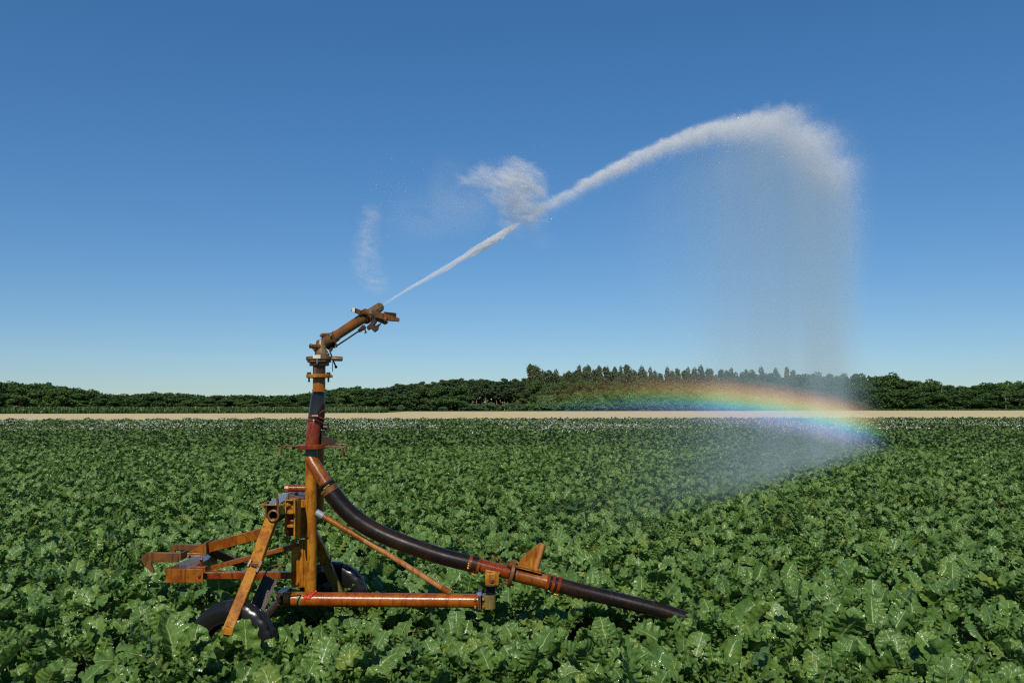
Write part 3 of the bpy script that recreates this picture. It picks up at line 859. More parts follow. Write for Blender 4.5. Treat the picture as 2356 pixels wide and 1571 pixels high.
# elbow casting, swinging from vertical to the barrel's line
def JD(x_): return 4.782 / (0.6 - (x_ - 1178) / F)       # depth of the jet's vertical plane at photo column x
E0 = P(741, 816, D0); A0 = P(757, 783, JD(757)); A1 = P(876, 705.5, JD(876))
ax = (A1 - A0).normalized()
el_pts = [E0, E0 + Vector((-.012, -.004, .035)), E0 + Vector((-.010, 0, .075)), A0 - ax * .035, A0]
MB().tube(el_pts, [.047, .040, .036, .037, .040], 24).build('gun_elbow', BRONZE, gun)
mb = MB().tubepx([(735, 798, D0 - .03), (722, 797, D0 - .06), (714.5, 796, D0 - .075)], [6, 5, 5], 16); mb.ring(P(714.3, 796, D0 - .076), P(714.3, 796, D0 - .076) - P(735, 798, D0 - .03), .0145, .003)
mb.prism([P(x_, y_, D0 - .02) for x_, y_ in ((717, 801), (740, 803), (738, 816), (726, 812))], (0, .02, 0))
mb.build('side_socket', BROWN, gun, .001)
MB().ball(P(714.3, 796, D0 - .078), .0115).build('socket_bore', DARKIRON, gun)
sd = ax.cross(Vector((0, 0, 1))).normalized(); un = sd.cross(ax)
mb = MB().bar(A0 - ax * .008, A0 + ax * .008, .115, .115, sd)
mb.build('joint_flange', BRONZE, gun, .012)
mb = MB()
for sx in (-1, 1):
    for sy in (-1, 1): mb.bolt(A0 + sd * .045 * sx + un * .045 * sy - ax * .008, -ax, .010, .012)
mb.build('joint_bolts', STEEL, gun, .001)
barrel = MB().tube([A0 + ax * .004, A0 + ax * .08, A0 + ax * .082, A0 + ax * .40, A0 + ax * .402, A0 + ax * .425], [.044, .040, .0345, .0385, .045, .045], 28).build('gun_barrel', BARREL, cart)
MB().lathe(A0, ax, [(.0385, .425), (.056, .425), (.056, .437), (.038, .44), (.038, .445), (.056, .447), (.056, .459), (.0385, .46)], 28).build('barrel_flange', BRONZE, barrel)
LB = (A1 - A0).length
def rib(i, j, R): return R * (.90 if (i % 4) < 2 and j in (1, 2, 3) else 1.0)
MB().lathe(A0, ax, [(.040, .455), (.036, LB - .07), (.037, LB - .05), (.035, LB - .005), (.030, LB), (.012, LB), (.010, LB - .06)], 48, rib).build('nozzle', BRONZE, barrel)
# drive arm: counterweight on one side, spoon on the other
Jw = A0 + ax * .455
W0 = P(813, 713, JD(813) - .02); 
mb = MB().bar(P(811, 711.5, 6.02), P(829, 719, 6.05), .04, .034); mb.bar(P(829, 717.5, 6.05), P(845, 722, 6.08), .03, .018)
mb.build('counterweight', BROWN, barrel, .003)
MB().boxpx(810.2, 707.5, 816.5, 718, 5.985, .008).build('weight_cap', CREAM, barrel, .001)
mb = MB().boxpx(848, 711.5, 856, 722.5, 5.98, .06)
mb.build('pivot_block', BRONZE, barrel, .003)
mb = MB().prism([P(x_, y_, d_) for x_, y_, d_ in ((858, 714.5, 5.99), (866, 715.5, 5.99), (918.5, 731.5, 5.90), (917.5, 739.5, 5.90), (892, 738, 5.95), (862, 730, 5.99))], (0, .03, 0))
arm = mb.build('drive_arm', BROWN, barrel, .003)
MB().prism([P(x_, y_, d_) for x_, y_, d_ in ((882, 717, 6.12), (911.5, 720, 6.08), (911, 730, 6.08), (886, 724, 6.12))], (0, .02, 0)).build('arm_spoon', DARKIRON, arm, .002)
MB().ball(P(887, 734.5, 5.93), .016, sc=(.9, .9, 1.3)).build('arm_pivot', ORANGE, arm)
mb = MB().prism([P(x_, y_, 6.02) for x_, y_ in ((860, 728), (884, 733), (892, 741), (884, 746), (866, 738), (858, 752), (846, 759), (843, 752), (853, 742))], (0, .05, 0))
mb.prism([P(x_, y_, 5.99) for x_, y_ in ((849, 755), (866, 748), (876, 743), (870, 751), (869, 758), (861, 764), (854, 757))], (0, .04, 0))
mb.build('trip_mechanism', DARKIRON, barrel, .002)
mb = MB().tubepx([(768, 800, 5.80), (828, 760, 5.99)], 1.9, 10); mb.tubepx([(826, 761.5, 5.985), (838, 752, 6.02)], [4.2, 6.0], 12); mb.tubepx([(838, 753, 6.0), (841.5, 765, 6.0)], 1.6, 8); mb.tubepx([(838, 767, 6.0), (845, 763.5, 6.0)], 1.2, 8)
mb.build('control_rod', DARKIRON, barrel)
mb = MB().tubepx([(757.5, 803, 5.76), (766, 828, 5.76), (774, 846.5, 5.76)], 1.9, 8); mb.tubepx([(765, 832, 5.76), (765.3, 855, 5.76)], 0.9, 6); mb.ring(P(773, 844, 5.755), YV, .008, .003, 12, 6)
mb.prism([P(x_, y_, 5.77) for x_, y_ in ((748, 800), (768, 798), (769, 786), (762, 808), (754, 804))], (0, .03, 0))
mb.build('trip_link', DARKIRON, barrel, .001)
# inlet elbow and hose
inlet = MB().tubepx([(714, 1052, D0), (722, 1068, D0 - .015), (738, 1093, D0 - .03), (751, 1114, D0 - .045)], [14, 15.5, 15.3, 15.3], 24).build('inlet_elbow', ORANGE, cart)
def clampring(mb, a, b, r): mb.tube([a, b], r, 28)
mb = MB()
for q in (0.0, 1.0): clampring(mb, P(749 + 5 * q, 1111 + 8 * q, D0 - .045), P(751 + 5 * q, 1114.5 + 8 * q, D0 - .046), px(19.5, D0))
hc = mb.build('inlet_clamp', DARKIRON, inlet, .001)
mb = MB()
for k in range(4): mb.ball(P(751 + 3 * k - 4, 1124 - 2.6 * k, D0 - .104), .009)
mb.bar(P(739, 1137, D0 - .10), P(747, 1128, D0 - .104), .004, .004)
mb.build('clamp_bolts', BRASS, hc)
hose_pts = [(753, 1117, D0 - .045), (764, 1134, D0 - .05), (786, 1162, D0 - .06), (815, 1190, D0 - .07), (856, 1217, D0 - .08), (900, 1238, D0 - .09), (950, 1257, D0 - .10), (1003, 1275, D0 - .105), (1050, 1288, D0 - .11), (1100, 1299, D0 - .11)]
def smooth_path(pts, n):
    p = [Vector(q) for q in pts]; out = []
    for i in range(len(p) - 1):
        p0, p1, p2, p3 = p[max(i - 1, 0)], p[i], p[i + 1], p[min(i + 2, len(p) - 1)]
        for k in range(n):
            t = k / n
            out.append(.5 * ((2 * p1) + (p2 - p0) * t + (2 * p0 - 5 * p1 + 4 * p2 - p3) * t * t + (3 * p1 - p0 - 3 * p2 + p3) * t ** 3))
    out.append(p[-1]); return out
hp = smooth_path([P(*q) for q in hose_pts], 6)
nh = len(hp)
link_hose = MB().tube(hp, [px(20.5, D0) * (1 - .13 * min(1, i / (nh - 1)) + .004 * math.sin(i * 1.7)) for i in range(nh)], 28).build('link_hose', HOSE, cart)
mb = MB().tubepx([(756, 1122, D0 - .047), (763, 1133, D0 - .05)], 20.9, 28)
mb.build('stained_collar', BROWN, link_hose)
# coupling pipe at the hose end
DC = D0 - .11
coup = MB().tubepx([(1096, 1298, DC), (1106, 1300.5, DC), (1172, 1317, DC)], [14.5, 14.6, 14.6], 28).build('coupling_pipe', REDRUST, cart)
mb = MB()
for q in (1078, 1097):
    mb.tubepx([(q, 1294.5 + (q - 1078) * .25, DC), (q + 7, 1296.2 + (q - 1078) * .25, DC)], 18.8, 28)
mb.build('hose_clamp', REDRUST, coup, .001)
mb = MB()
for k in range(3): mb.ball(P(1079 - 1.0 * k, 1296 + 5 * k, DC - .06), .009)
for k in range(2): mb.ball(P(1089 + 4 * k, 1321.5 + k, DC - .02), .009)
mb.build('clamp_bolts', BRASS, coup)
mb = MB().tubepx([(1131, 1292, DC), (1131, 1285, DC), (1136, 1281, DC), (1146, 1282, DC), (1152, 1287, DC), (1149, 1295, DC)], 1.4, 8)
mb.build('lifting_loop', ORANGE, coup)
caxis = (P(1172, 1317, DC) - P(1106, 1300.5, DC)).normalized()
fc = P(1178, 1318.5, DC)
cf = MB().tube([fc - caxis * .014, fc + caxis * .010], px(31, DC), 32)
cf = cf.build('coupling_flange', BROWN, cart, .003)
mb = MB()
nrm_up = Vector((0, -.3, 1)); nrm_up = (nrm_up - caxis * nrm_up.dot(caxis)).normalized()
sdv = caxis.cross(nrm_up)
for a in (.35, 2.3, 3.9, 5.3):
    c_ = fc + (nrm_up * math.cos(a) + sdv * math.sin(a)) * px(25, DC)
    mb.bolt(c_ - caxis * .05, caxis, .009, .08); mb.bolt(c_ - caxis * .03, caxis, .015, .012)
mb.build('flange_bolts', BROWN, cf)
outp = MB().tubepx([(1180, 1319, DC), (1186, 1321, DC), (1250, 1336.5, DC), (1258, 1338.5, DC)], [15.5, 15.6, 15.6, 16.6], 28).build('outlet_pipe', ORANGE, cart)
mb = MB()
for q, r_ in ((1260, 19.0), (1272, 18.6), (1285, 18.4)):
    mb.tubepx([(q - 3.5, 1336.6 + (q - 1257) * .26, DC), (q + 3.5, 1338.4 + (q - 1257) * .26, DC)], r_, 28)
oc = mb.build('hose_clamp', REDRUST, outp, .001)
mb = MB()
for k in range(3): mb.ball(P(1275 + 3.5 * k, 1366.5 + k * .6, DC - .02), .007)
mb.build('clamp_bolts', BRASS, oc)
fin = MB()
fin.prism([P(x_, y_, DC - .015) for x_, y_ in ((1192, 1299), (1199, 1284), (1242, 1248), (1257, 1254), (1239, 1309))], (0, .012, 0))
fin = fin.build('parking_fin', OCHRE, cart, .002)
mb = MB().tube([P(1249.5, 1251.5, DC - .02), P(1232, 1309, DC - .02)], px(6.0, DC), 16); mb.build('folded_edge', PINK, fin)
mb = MB().prism([P(x_, y_, DC - .06) for x_, y_ in ((1192, 1299), (1246, 1312), (1246, 1316.5), (1192, 1303))], (0, .12, 0)); mb.prism([P(x_, y_, DC - .055) for x_, y_ in ((1193, 1304), (1245, 1317), (1245, 1320), (1193, 1307))], (0, .11, 0))
mb.build('fin_base', OCHRE, fin, .002)
# swivel bracket between coupling and beam
br = MB().boxpx(1116, 1318, 1148, 1347, DC - .065, .13); br.prism([P(x_, y_, DC - .06) for x_, y_ in ((1114, 1318), (1118, 1310), (1150, 1316), (1152, 1322))], (0, .12, 0))
br = br.build('swivel_bracket', OCHRE, cart, .006)
mb = MB().tubepx([(1132, 1334, DC - .065), (1132, 1334, DC - .078)], 5.4, 16); mb.ball(P(1132, 1334, DC - .078), .012)
mb.build('pivot_bolt', BROWN, br)
MB().tubepx([(1128.5, 1346, D0 - .07), (1128.5, 1369, D0 - .07)], 11, 20).build('swivel_pin', RUBBER, br)
mb = MB().tubepx([(1124, 1366.5, D0 - .07), (1124, 1398, D0 - .07)], 16.5, 28); mb.boxpx(1121.5, 1368, 1123, 1397, D0 - .125, .01)
mb.build('swivel_socket', OLIVE, br, .002)
# base beam
DB = D0 - .07
beam = MB().tubepx([(656, 1377.5, DB), (1100, 1381.5, DB)], [16.0, 15.3], 28).build('base_tube', BEAMPAINT, cart)
mb = MB().tubepx([(655.5, 1377.4, DB), (668, 1377.5, DB)], 16.3, 28); mb.build('tube_end', OCHRE, beam)
MB().tubepx([(686, 1377.7, DB), (697, 1377.8, DB)], 16.25, 28).build('primer_patch', OLIVE, beam)
mb = MB().polypx([(1099, 1365), (1102.4, 1365), (1102.4, 1403), (1099, 1403)], DB - .085, .17); mb.polypx([(1103.2, 1365), (1106.5, 1365), (1106.5, 1403), (1103.2, 1403)], DB - .085, .17)
bf = mb.build('clamp_flange', BROWN, beam, .002)
mb = MB()
for yy in (1378, 1396):
    for s in (-1, 1): mb.bolt(P(1102.7 + s * 7, yy, DB - .05), (s, 0, 0), .011, .014); mb.ball(P(1102.7 + s * 9, yy, DB - .05), .008)
mb.build('clamp_bolts', BRASS, bf)
MB().polypx([(1097, 1363), (1108, 1362), (1107, 1370), (1100, 1371)], DB - .09, .01).build('blue_tape', BLUETAPE, beam)
mb = MB(); rr = random.Random(4)
for k in range(60):
    t_ = k / 59; xx = 698 + 30 * t_ + rr.uniform(-1, 1); yy = 1371 + 4.5 * math.sin(t_ * 5.2) - (9 * max(0, t_ - .6) / .4) + rr.uniform(-2.2, 2.2)
    rr_ = px(16.0, DB); off = (yy - 1377.5) / 16.2; dep = math.sqrt(max(0, 1 - off * off)) * rr_ if abs(off) < 1 else 0
    mb.ball(P(xx, yy, DB - dep), rr.uniform(.004, .007), 8, 6)
mb.build('red_paint_smear', REDPAINT, beam)
brace = MB().tubepx([(729, 1178, D0 - .03), (900, 1279, D0 - .06), (1036, 1364, DB)], 6.2, 16).build('brace_rod', PINK, cart)
MB().tubepx([(728, 1177.5, D0 - .03), (744, 1187, D0 - .033)], 7.6, 16).build('brace_end', GREYPAINT, brace)
mb = MB().tubepx([(744, 1187, D0 - .033), (838, 1242.3, D0 - .049)], 6.4, 16); mb.build('painted_length', ORANGE, brace)
MB().tubepx([(1015, 1351, DB), (1036, 1364, DB)], 6.5, 16).build('painted_foot', ORANGE, brace)
# upper axle box, rack, bolts
DA = 5.40
f0, f1 = P(612, 1158, DA), P(643, 1200, DA)
axl = MB()
far = Vector((-.07, .72, 0))
for (xa, ya, xb, yb) in ((612, 1158, 643, 1162), (612, 1196, 643, 1200), (612, 1162, 615, 1196), (640, 1162, 643, 1196)):
    axl.prism([P(xa, ya, DA), P(xb, ya, DA), P(xb, yb, DA), P(xa, yb, DA)], far)
axl = axl.build('axle_box', WETBROWN, cart, .002)
MB().prism([P(616, 1163, DA + .05), P(639, 1163, DA + .05), P(639, 1195, DA + .05), P(616, 1195, DA + .05)], (0, .02, 0)).build('box_inside', DARKIRON, axl)
mb = MB().boxpx(609, 1155, 613.5, 1196, DA - .03, .06); mb.build('box_plate', BROWN, axl, .002)
mb = MB().tubepx([(594, 1161, DA - .035), (600, 1161, DA - .035)], [.8, 2.2], 10); mb.tubepx([(598, 1161, DA - .035), (668, 1161, DA - .035)], 2.2, 10)
for bx, r_ in ((605, 4.2), (608, 5), (644, 4.6), (653, 5), (662, 5.5)): mb.tubepx([(bx - 1.6, 1161, DA - .035), (bx + 1.6, 1161, DA - .035)], r_, 6)
mb.build('tie_bolt', BRASS, axl)
MB().prism([P(x_, y_, DA - .05) for x_, y_ in ((633, 1136), (638, 1135), (641.5, 1160), (641, 1200), (638, 1200), (636.5, 1162))], (0, .014, 0)).build('locking_lever', BROWN, axl, .002)
rack = MB().boxpx(654.5, 1149, 658, 1233, DA + .06, .14); rack.boxpx(675, 1149, 679, 1239, DA + .06, .14); rack.boxpx(681, 1150, 684, 1239, DA + .10, .10); rack.boxpx(658, 1149, 675, 1152, DA + .06, .14)
for (ya, yb) in ((1174, 1182), (1207, 1213)): rack.boxpx(658, ya, 675, yb, DA + .08, .12)
rack = rack.build('adjusting_rack', OCHRE, cart, .002)
MB().boxpx(658, 1152, 675, 1174, DA + .10, .012).build('rack_plate', OCHRE, rack)
MB().boxpx(663, 1196, 675, 1207, DA + .12, .05).build('rack_block', PINK, rack, .002)
MB().boxpx(656, 1182, 678, 1232, DA + .22, .012).build('rack_shade', DARKIRON, rack)  # dark sheet standing in for the shade inside the rack
mb = MB().bolt(P(663, 1161, DA + .09), -YV, .012, .012); mb.ball(P(661, 1221, DA + .1), .010); mb.build('rack_bolts', BRASS, rack)
mb = MB().prism([P(x_, y_, DA + .30) for x_, y_ in ((661, 1135), (700, 1146), (700, 1152), (655, 1152))], (0, .22, 0)); mb.build('bracket_plate', BROWN, rack, .002)
mb = MB().boxpx(659.5, 1136, 663, 1152, DA + .07, .02); mb.boxpx(679, 1132, 685, 1150, D0 + .05, .02); mb.build('bracket_ears', BRONZE, rack, .001)
stub = MB().tubepx([(664, 1123, D0), (704, 1123, D0)], 7.8, 18); stub = stub.build('stub_pipe', REDRUST, cart)
MB().tubepx([(656, 1123, D0), (666, 1123, D0)], 9.2, 8).build('stub_cap', ORANGE, stub, .002)
MB().tubepx([(684, 1118, D0 + .03), (684.5, 1103, D0 + .03)], 2, 8).build('grease_nipple', STEEL, stub)
# legs: a square outer tube with an inner tube sliding in it
def leg(top, mid, bot, w_px, near):
    T, M_, B_ = P(*top), P(*mid), P(*bot)
    wm = px(w_px, top[2])
    o_ = MB().bar(T, M_, .05, wm).build('leg', OCHRE, cart, .004)
    d_ = (M_ - T).normalized()
    MB().bar(M_ - d_ * .02, B_, .04, wm * .86).build('inner_leg', OCHRE if near else OLIVE, o_, .004)
    MB().bar(M_ - d_ * .004, M_ + d_ * .010, .062, wm * 1.16).build('leg_clamp', ORANGE, o_, .003)
    return o_, d_
lg, ld = leg((624, 1196, DA - .01), (587, 1299, 5.16), (523, 1455, 4.86), 25.5, True)
mb = MB().tubepx([(629, 1186, DA - .06), (630, 1186, DA + .05)], 14, 24, False); mb.ring(P(629, 1186, DA - .06), YV, px(11.3, DA), px(2.8, DA)); mb.build('leg_collar', BROWN, lg)
MB().tubepx([(629, 1186, DA + .03), (630, 1186, DA + .04)], 13, 20).build('collar_bore', DARKIRON, lg)
mb = MB().bar(P(570, 1303, 5.12), P(578, 1287, 5.14), .02, .012); mb.bar(P(590, 1317, 5.10), P(602, 1292, 5.14), .03, .016); mb.tubepx([(575, 1296, 5.11), (596, 1304, 5.11)], 2.6, 10)
mb.build('clamp_pin', BROWN, lg, .001)
MB().prism([P(x_, y_, 4.84) for x_, y_ in ((509, 1459), (516, 1441), (537, 1448), (534, 1462))], (0, .07, 0)).build('axle_foot', OCHRE, lg, .003)
MB().boxpx(540, 1428, 552, 1449, 4.90, .02).build('hub_plate', CREAM, lg, .001)
lg2, _ = leg((716, 1222, 5.98), (749, 1290, 6.08), (786, 1378, 6.14), 24, False)
# dark scraper blade with its wire handle
sc = MB().prism([P(x_, y_, d_) for x_, y_, d_ in ((607, 1322, 5.30), (638, 1336, 5.30), (600, 1420, 5.16), (556, 1432, 5.14))], (0, .008, 0)).build('wheel_scraper', DARKIRON, cart, smooth=False)
mb = MB().tubepx([(608, 1326, 5.3), (615, 1310, 5.3), (624, 1302, 5.3), (642, 1298, 5.3), (649, 1297, 5.3), (648, 1303, 5.3), (637, 1333, 5.3)], 1.7, 8); mb.build('wire_handle', BROWN, sc)
# wheels
def wheel(cx, D, cyy, R, tilt):
    c = P(cx, cyy, D); axis = Vector((tilt, 1, 0)).normalized()
    root = MB().tube([c - axis * .09, c + axis * .09], .035, 16).build('wheel', DARKIRON, cart)
    prof = [(a_, b_ * .82) for a_, b_ in [(R * .60, -.055), (R * .70, -.07), (R * .86, -.072), (R * .955, -.058), (R * .985, -.050), (R * .985, -.030), (R * .965, -.027), (R * .965, -.020), (R, -.017), (R, .017), (R * .965, .020), (R * .965, .027), (R * .985, .030), (R * .985, .050), (R * .955, .058), (R * .86, .072), (R * .70, .07), (R * .60, .055)]]
    def tread(i, j, R_): return R_ - (.007 if (3 <= j <= 5 or 12 <= j <= 14) and i % 4 == 0 else 0)
    MB().lathe(c, axis, prof, 96, tread).build('tyre', RUBBER, root)
    MB().lathe(c, axis, [(.03, -.03), (.10, -.035), (R * .52, -.02), (R * .58, -.055), (R * .61, -.055), (R * .61, .055), (R * .58, .055), (R * .52, .02), (.03, .03)], 40).build('rim', RUBBER, root)
    return root
wheel(536, 5.02, 1490, .28, .20)
wheel(766, 6.25, 1379, .28, .20)
mb = MB().tube([P(642, 1376, DB + .02), P(660, 1377, DB + .02)], .03, 16); mb.boxpx(636, 1362, 656, 1394, DB + .03, .16); mb.boxpx(634, 1370, 657, 1378, DB - .02, .05); mb.build('axle_clamp', DARKIRON, cart, .003)
MB().tube([P(645, 1384, DB + .15), P(548, 1484, 5.12)], .03, 12).build('axle_stub', DARKIRON, cart)
MB().tube([P(700, 1378, DB + .15), P(766, 1379, 6.18)], .03, 12).build('axle_stub', DARKIRON, cart)
# hitch frame
DH = 5.45
cb = MB()
zt = P(400, 1309, DH).z; zb = P(400, 1340, DH).z
Lx0, Lx1 = P(381, 1309, DH).x, P(427, 1309, DH).x
cb.box((Lx0, DH, zt - .008), (Lx1 + .02, 5.98, zt)); cb.box((Lx1 + .012, DH, zb), (Lx1 + .02, 5.98, zt - .008))
cb = cb.build('hitch_channel', WETBROWN, cart, .002)
MB().boxpx(381, 1308, 467, 1340, DH - .012, .012).build('end_plate', ORANGE, cb, .002)
MB().bolt(P(458, 1324, DH - .012), -YV, .011, .012).build('plate_bolt', BROWN, cb, .002)
MB().boxpx(436, 1304, 472, 1316, DH + .06, .05).build('channel_lug', ORANGE, cb, .002)
DK = 5.66
def hook(pts, D, th):
    return MB().polypx(pts, D, th).build('hitch_hook', BROWN, cart, .003)
hook([(339, 1270), (412, 1271), (410, 1293), (349, 1293), (348, 1299), (351, 1306), (354, 1316), (351, 1319), (342, 1311), (333, 1302), (326, 1292), (324, 1286), (328, 1279)], DK, .022)
hook([(400, 1252), (470, 1252), (470, 1266), (403, 1265), (402, 1276), (391, 1274), (390, 1266), (392, 1259)], 5.95, .022)
mb = MB().boxpx(411, 1272, 416, 1289, DK - .04, .11); mb.build('hook_stop', BROWN, cart, .002)
mb = MB()
for yy in (1272.5, 1276, 1279): mb.tubepx([(424, yy, 5.78), (462, yy + .5, 5.78)], 1.4, 8)
mb.build('hitch_rods', ORANGE, cart)
gus = MB().polypx([(437, 1268), (468, 1250), (474, 1250), (474, 1278), (437, 1273)], 5.84, .012).build('hitch_gusset', ORANGE, cart, .002)
mb = MB().boxpx(470, 1247, 474.5, 1277, 5.80, .14); mb.build('gusset_plate', BRONZE, gus, .002)
ua = MB().bar(P(472, 1261, 5.88), P(626, 1220, 5.66), .05, px(22, 5.8)).build('draft_arm', ORANGE, cart, .003)
ra = MB().bar(P(464, 1322, DH + .06), P(676, 1322, D0 - .03), .05, px(15, 5.55)).build('lower_rail', REDRUST, cart, .003)
MB().bar(P(486, 1306, 5.62), P(674, 1256, 5.70), .03, px(10, 5.7)).build('diagonal_strut', ORANGE, cart, .002)
MB().bar(P(486, 1268, 5.90), P(560, 1300, 6.2), .02, .06).build('far_strut', BROWN, cart, .002)
mb = MB().tubepx([(463, 1288, 5.6), (463, 1300, 5.6)], 3.2, 10); mb.tubepx([(460, 1286, 5.58), (466, 1286, 5.58)], 3, 8); mb.build('latch_pin', REDRUST, cart)
# drag hose, a thing of its own clamped to the coupling
dh = [(1262, 1339.5, DC), (1285, 1345, DC), (1330, 1357, DC), (1400, 1374, DC - .01), (1470, 1391, DC - .03), (1540, 1410, DC - .05), (1590, 1428, DC - .07), (1630, 1452, DC - .08)]
dpts = [P(*q) for q in dh]
dpts += [Vector((1.50, 5.50, .14)), Vector((1.70, 5.5, .07)), Vector((2.2, 5.5, .055)), Vector((3.4, 5.45, .055)), Vector((4.6, 5.8, .055)), Vector((6.5, 6.6, .055))]
dq = smooth_path(dpts, 6)
drag = MB().tube(dq, [px(16.4, DC)] * len(dq), 28).build('drag_hose', HOSE)
tag(drag, 'long black water hose clamped to the cart, sinking into the beet leaves', 'hose')
# ------------------------------------------------------------------ water in the air
KJ = 0.6
JS = math.sqrt(1 + KJ * KJ)
JO = Vector((4.782 * 0 - 1.362, 5.70, 0))                # the gun's foot: origin of the jet's vertical plane
JROT = math.atan2(1.0, KJ)
def sz(x, y):
    D = JD(x); return (D - 5.70) * JS, P(x, y, D).z
def frame(name, me):
    o = link(name, me, JO); o.rotation_euler = (0, 0, JROT); return o
def scatter_out(t, dens, g=-0.5, bow=None, col=(0.99, 0.965, 0.92), bowd=None, absorb=None, mist=None):
    """Water drops in air. Single scattering; with bow, the drops' own rainbow lobe: drops send colours back at fixed
    angles from the sun's rays (about 40 degrees violet to 42.5 red), whoever looks and from wherever."""
    vs = t.n('ShaderNodeVolumeScatter'); vs.inputs['Color'].default_value = (*col, 1)
    vs.inputs['Anisotropy'].default_value = g; t.put(vs.inputs['Density'], dens)
    out = vs.outputs[0]
    if bow:
        geo = t.n('ShaderNodeNewGeometry')
        dp = t.n('ShaderNodeVectorMath', operation='DOT_PRODUCT'); t.l(geo.outputs['Incoming'], dp.inputs[0])
        dp.inputs[1].default_value = tuple(sun_dir)
        ang = t.m('MULTIPLY', t.m('ARCCOSINE', dp.outputs['Value']), 180 / math.pi)
        f = t.n('ShaderNodeMapRange'); t.put(f.inputs[0], ang); f.inputs[1].default_value = 38.6; f.inputs[2].default_value = 43.6
        cr = t.n('ShaderNodeValToRGB'); t.l(f.outputs[0], cr.inputs[0])
        stops = [(39.6, (0, 0, 0)), (40.1, (.10, .06, .24)), (40.45, (.16, .15, .60)), (40.8, (.08, .36, .85)), (41.1, (.12, .75, .60)), (41.45, (.52, .88, .16)), (41.8, (1.0, .64, .06)), (42.2, (.80, .27, .04)), (42.6, (.28, .06, .01)), (43.0, (0, 0, 0))]
        e = cr.color_ramp.elements
        while len(e) < len(stops): e.new(0.5)
        for q, (a, c) in zip(e, stops): q.position = (a - 38.6) / 5.0; q.color = (*c, 1)
        vb = t.n('ShaderNodeVolumeScatter'); t.l(cr.outputs[0], vb.inputs['Color']); vb.inputs['Anisotropy'].default_value = g
        t.put(vb.inputs['Density'], t.m('MULTIPLY', bowd if bowd is not None else dens, bow))
        ad = t.n('ShaderNodeAddShader'); t.l(out, ad.inputs[0]); t.l(vb.outputs[0], ad.inputs[1]); out = ad.outputs[0]
    if mist is not None:
        vm = t.n('ShaderNodeVolumeScatter'); vm.inputs['Color'].default_value = (0.66, 0.95, 1.0, 1); vm.inputs['Anisotropy'].default_value = -0.12
        t.put(vm.inputs['Density'], mist)
        ad = t.n('ShaderNodeAddShader'); t.l(out, ad.inputs[0]); t.l(vm.outputs[0], ad.inputs[1]); out = ad.outputs[0]
    if absorb is not None:                       # light thrown on out of the beam
        va = t.n('ShaderNodeVolumeAbsorption'); va.inputs['Color'].default_value = (0.0, 0.0, 0.0, 1); t.put(va.inputs['Density'], absorb)
        ad = t.n('ShaderNodeAddShader'); t.l(out, ad.inputs[0]); t.l(va.outputs[0], ad.inputs[1]); out = ad.outputs[0]
    t.l(out, t.out.inputs['Volume'])
    t.mat.cycles.volume_sampling = 'DISTANCE'
    return t.mat

# --- the arc and the falling curtain
TOP = [(1120, 560), (1150, 541), (1270, 462), (1400, 392), (1500, 345), (1600, 306), (1700, 282), (1780, 270), (1822, 266), (1840, 292), (1870, 304), (1905, 330), (1922, 372), (1946, 392), (1958, 450), (1976, 560), (1985, 700)]
tz = [sz(*q) for q in TOP]
SMAX, ZMAX = 30.0, 12.0
WJ = [(0, .03), (3.0, .07), (5, .095), (8, .165), (12, .34), (16, .50), (20, .62), (24, .6), (30, .6)]
AJ = [(0, 0), (1.9, 0), (2.3, .9), (2.9, 1.3), (3.4, 5.6), (5, 5.0), (8, 2.5), (12, .95), (16, .52), (20, .40), (23, .24), (24.8, .05), (25.8, 0), (30, 0)]
CJ = [(0, 0), (1.8, 0), (3, .012), (5, .028), (6.5, .055), (8.2, .125), (10, .23), (12, .29), (16, .28), (20, .255), (22.2, .20), (23.4, .085), (24.2, .018), (24.8, 0), (30, 0)]
def norm(tab, m): return [(a / SMAX, b / m) for a, b in tab]
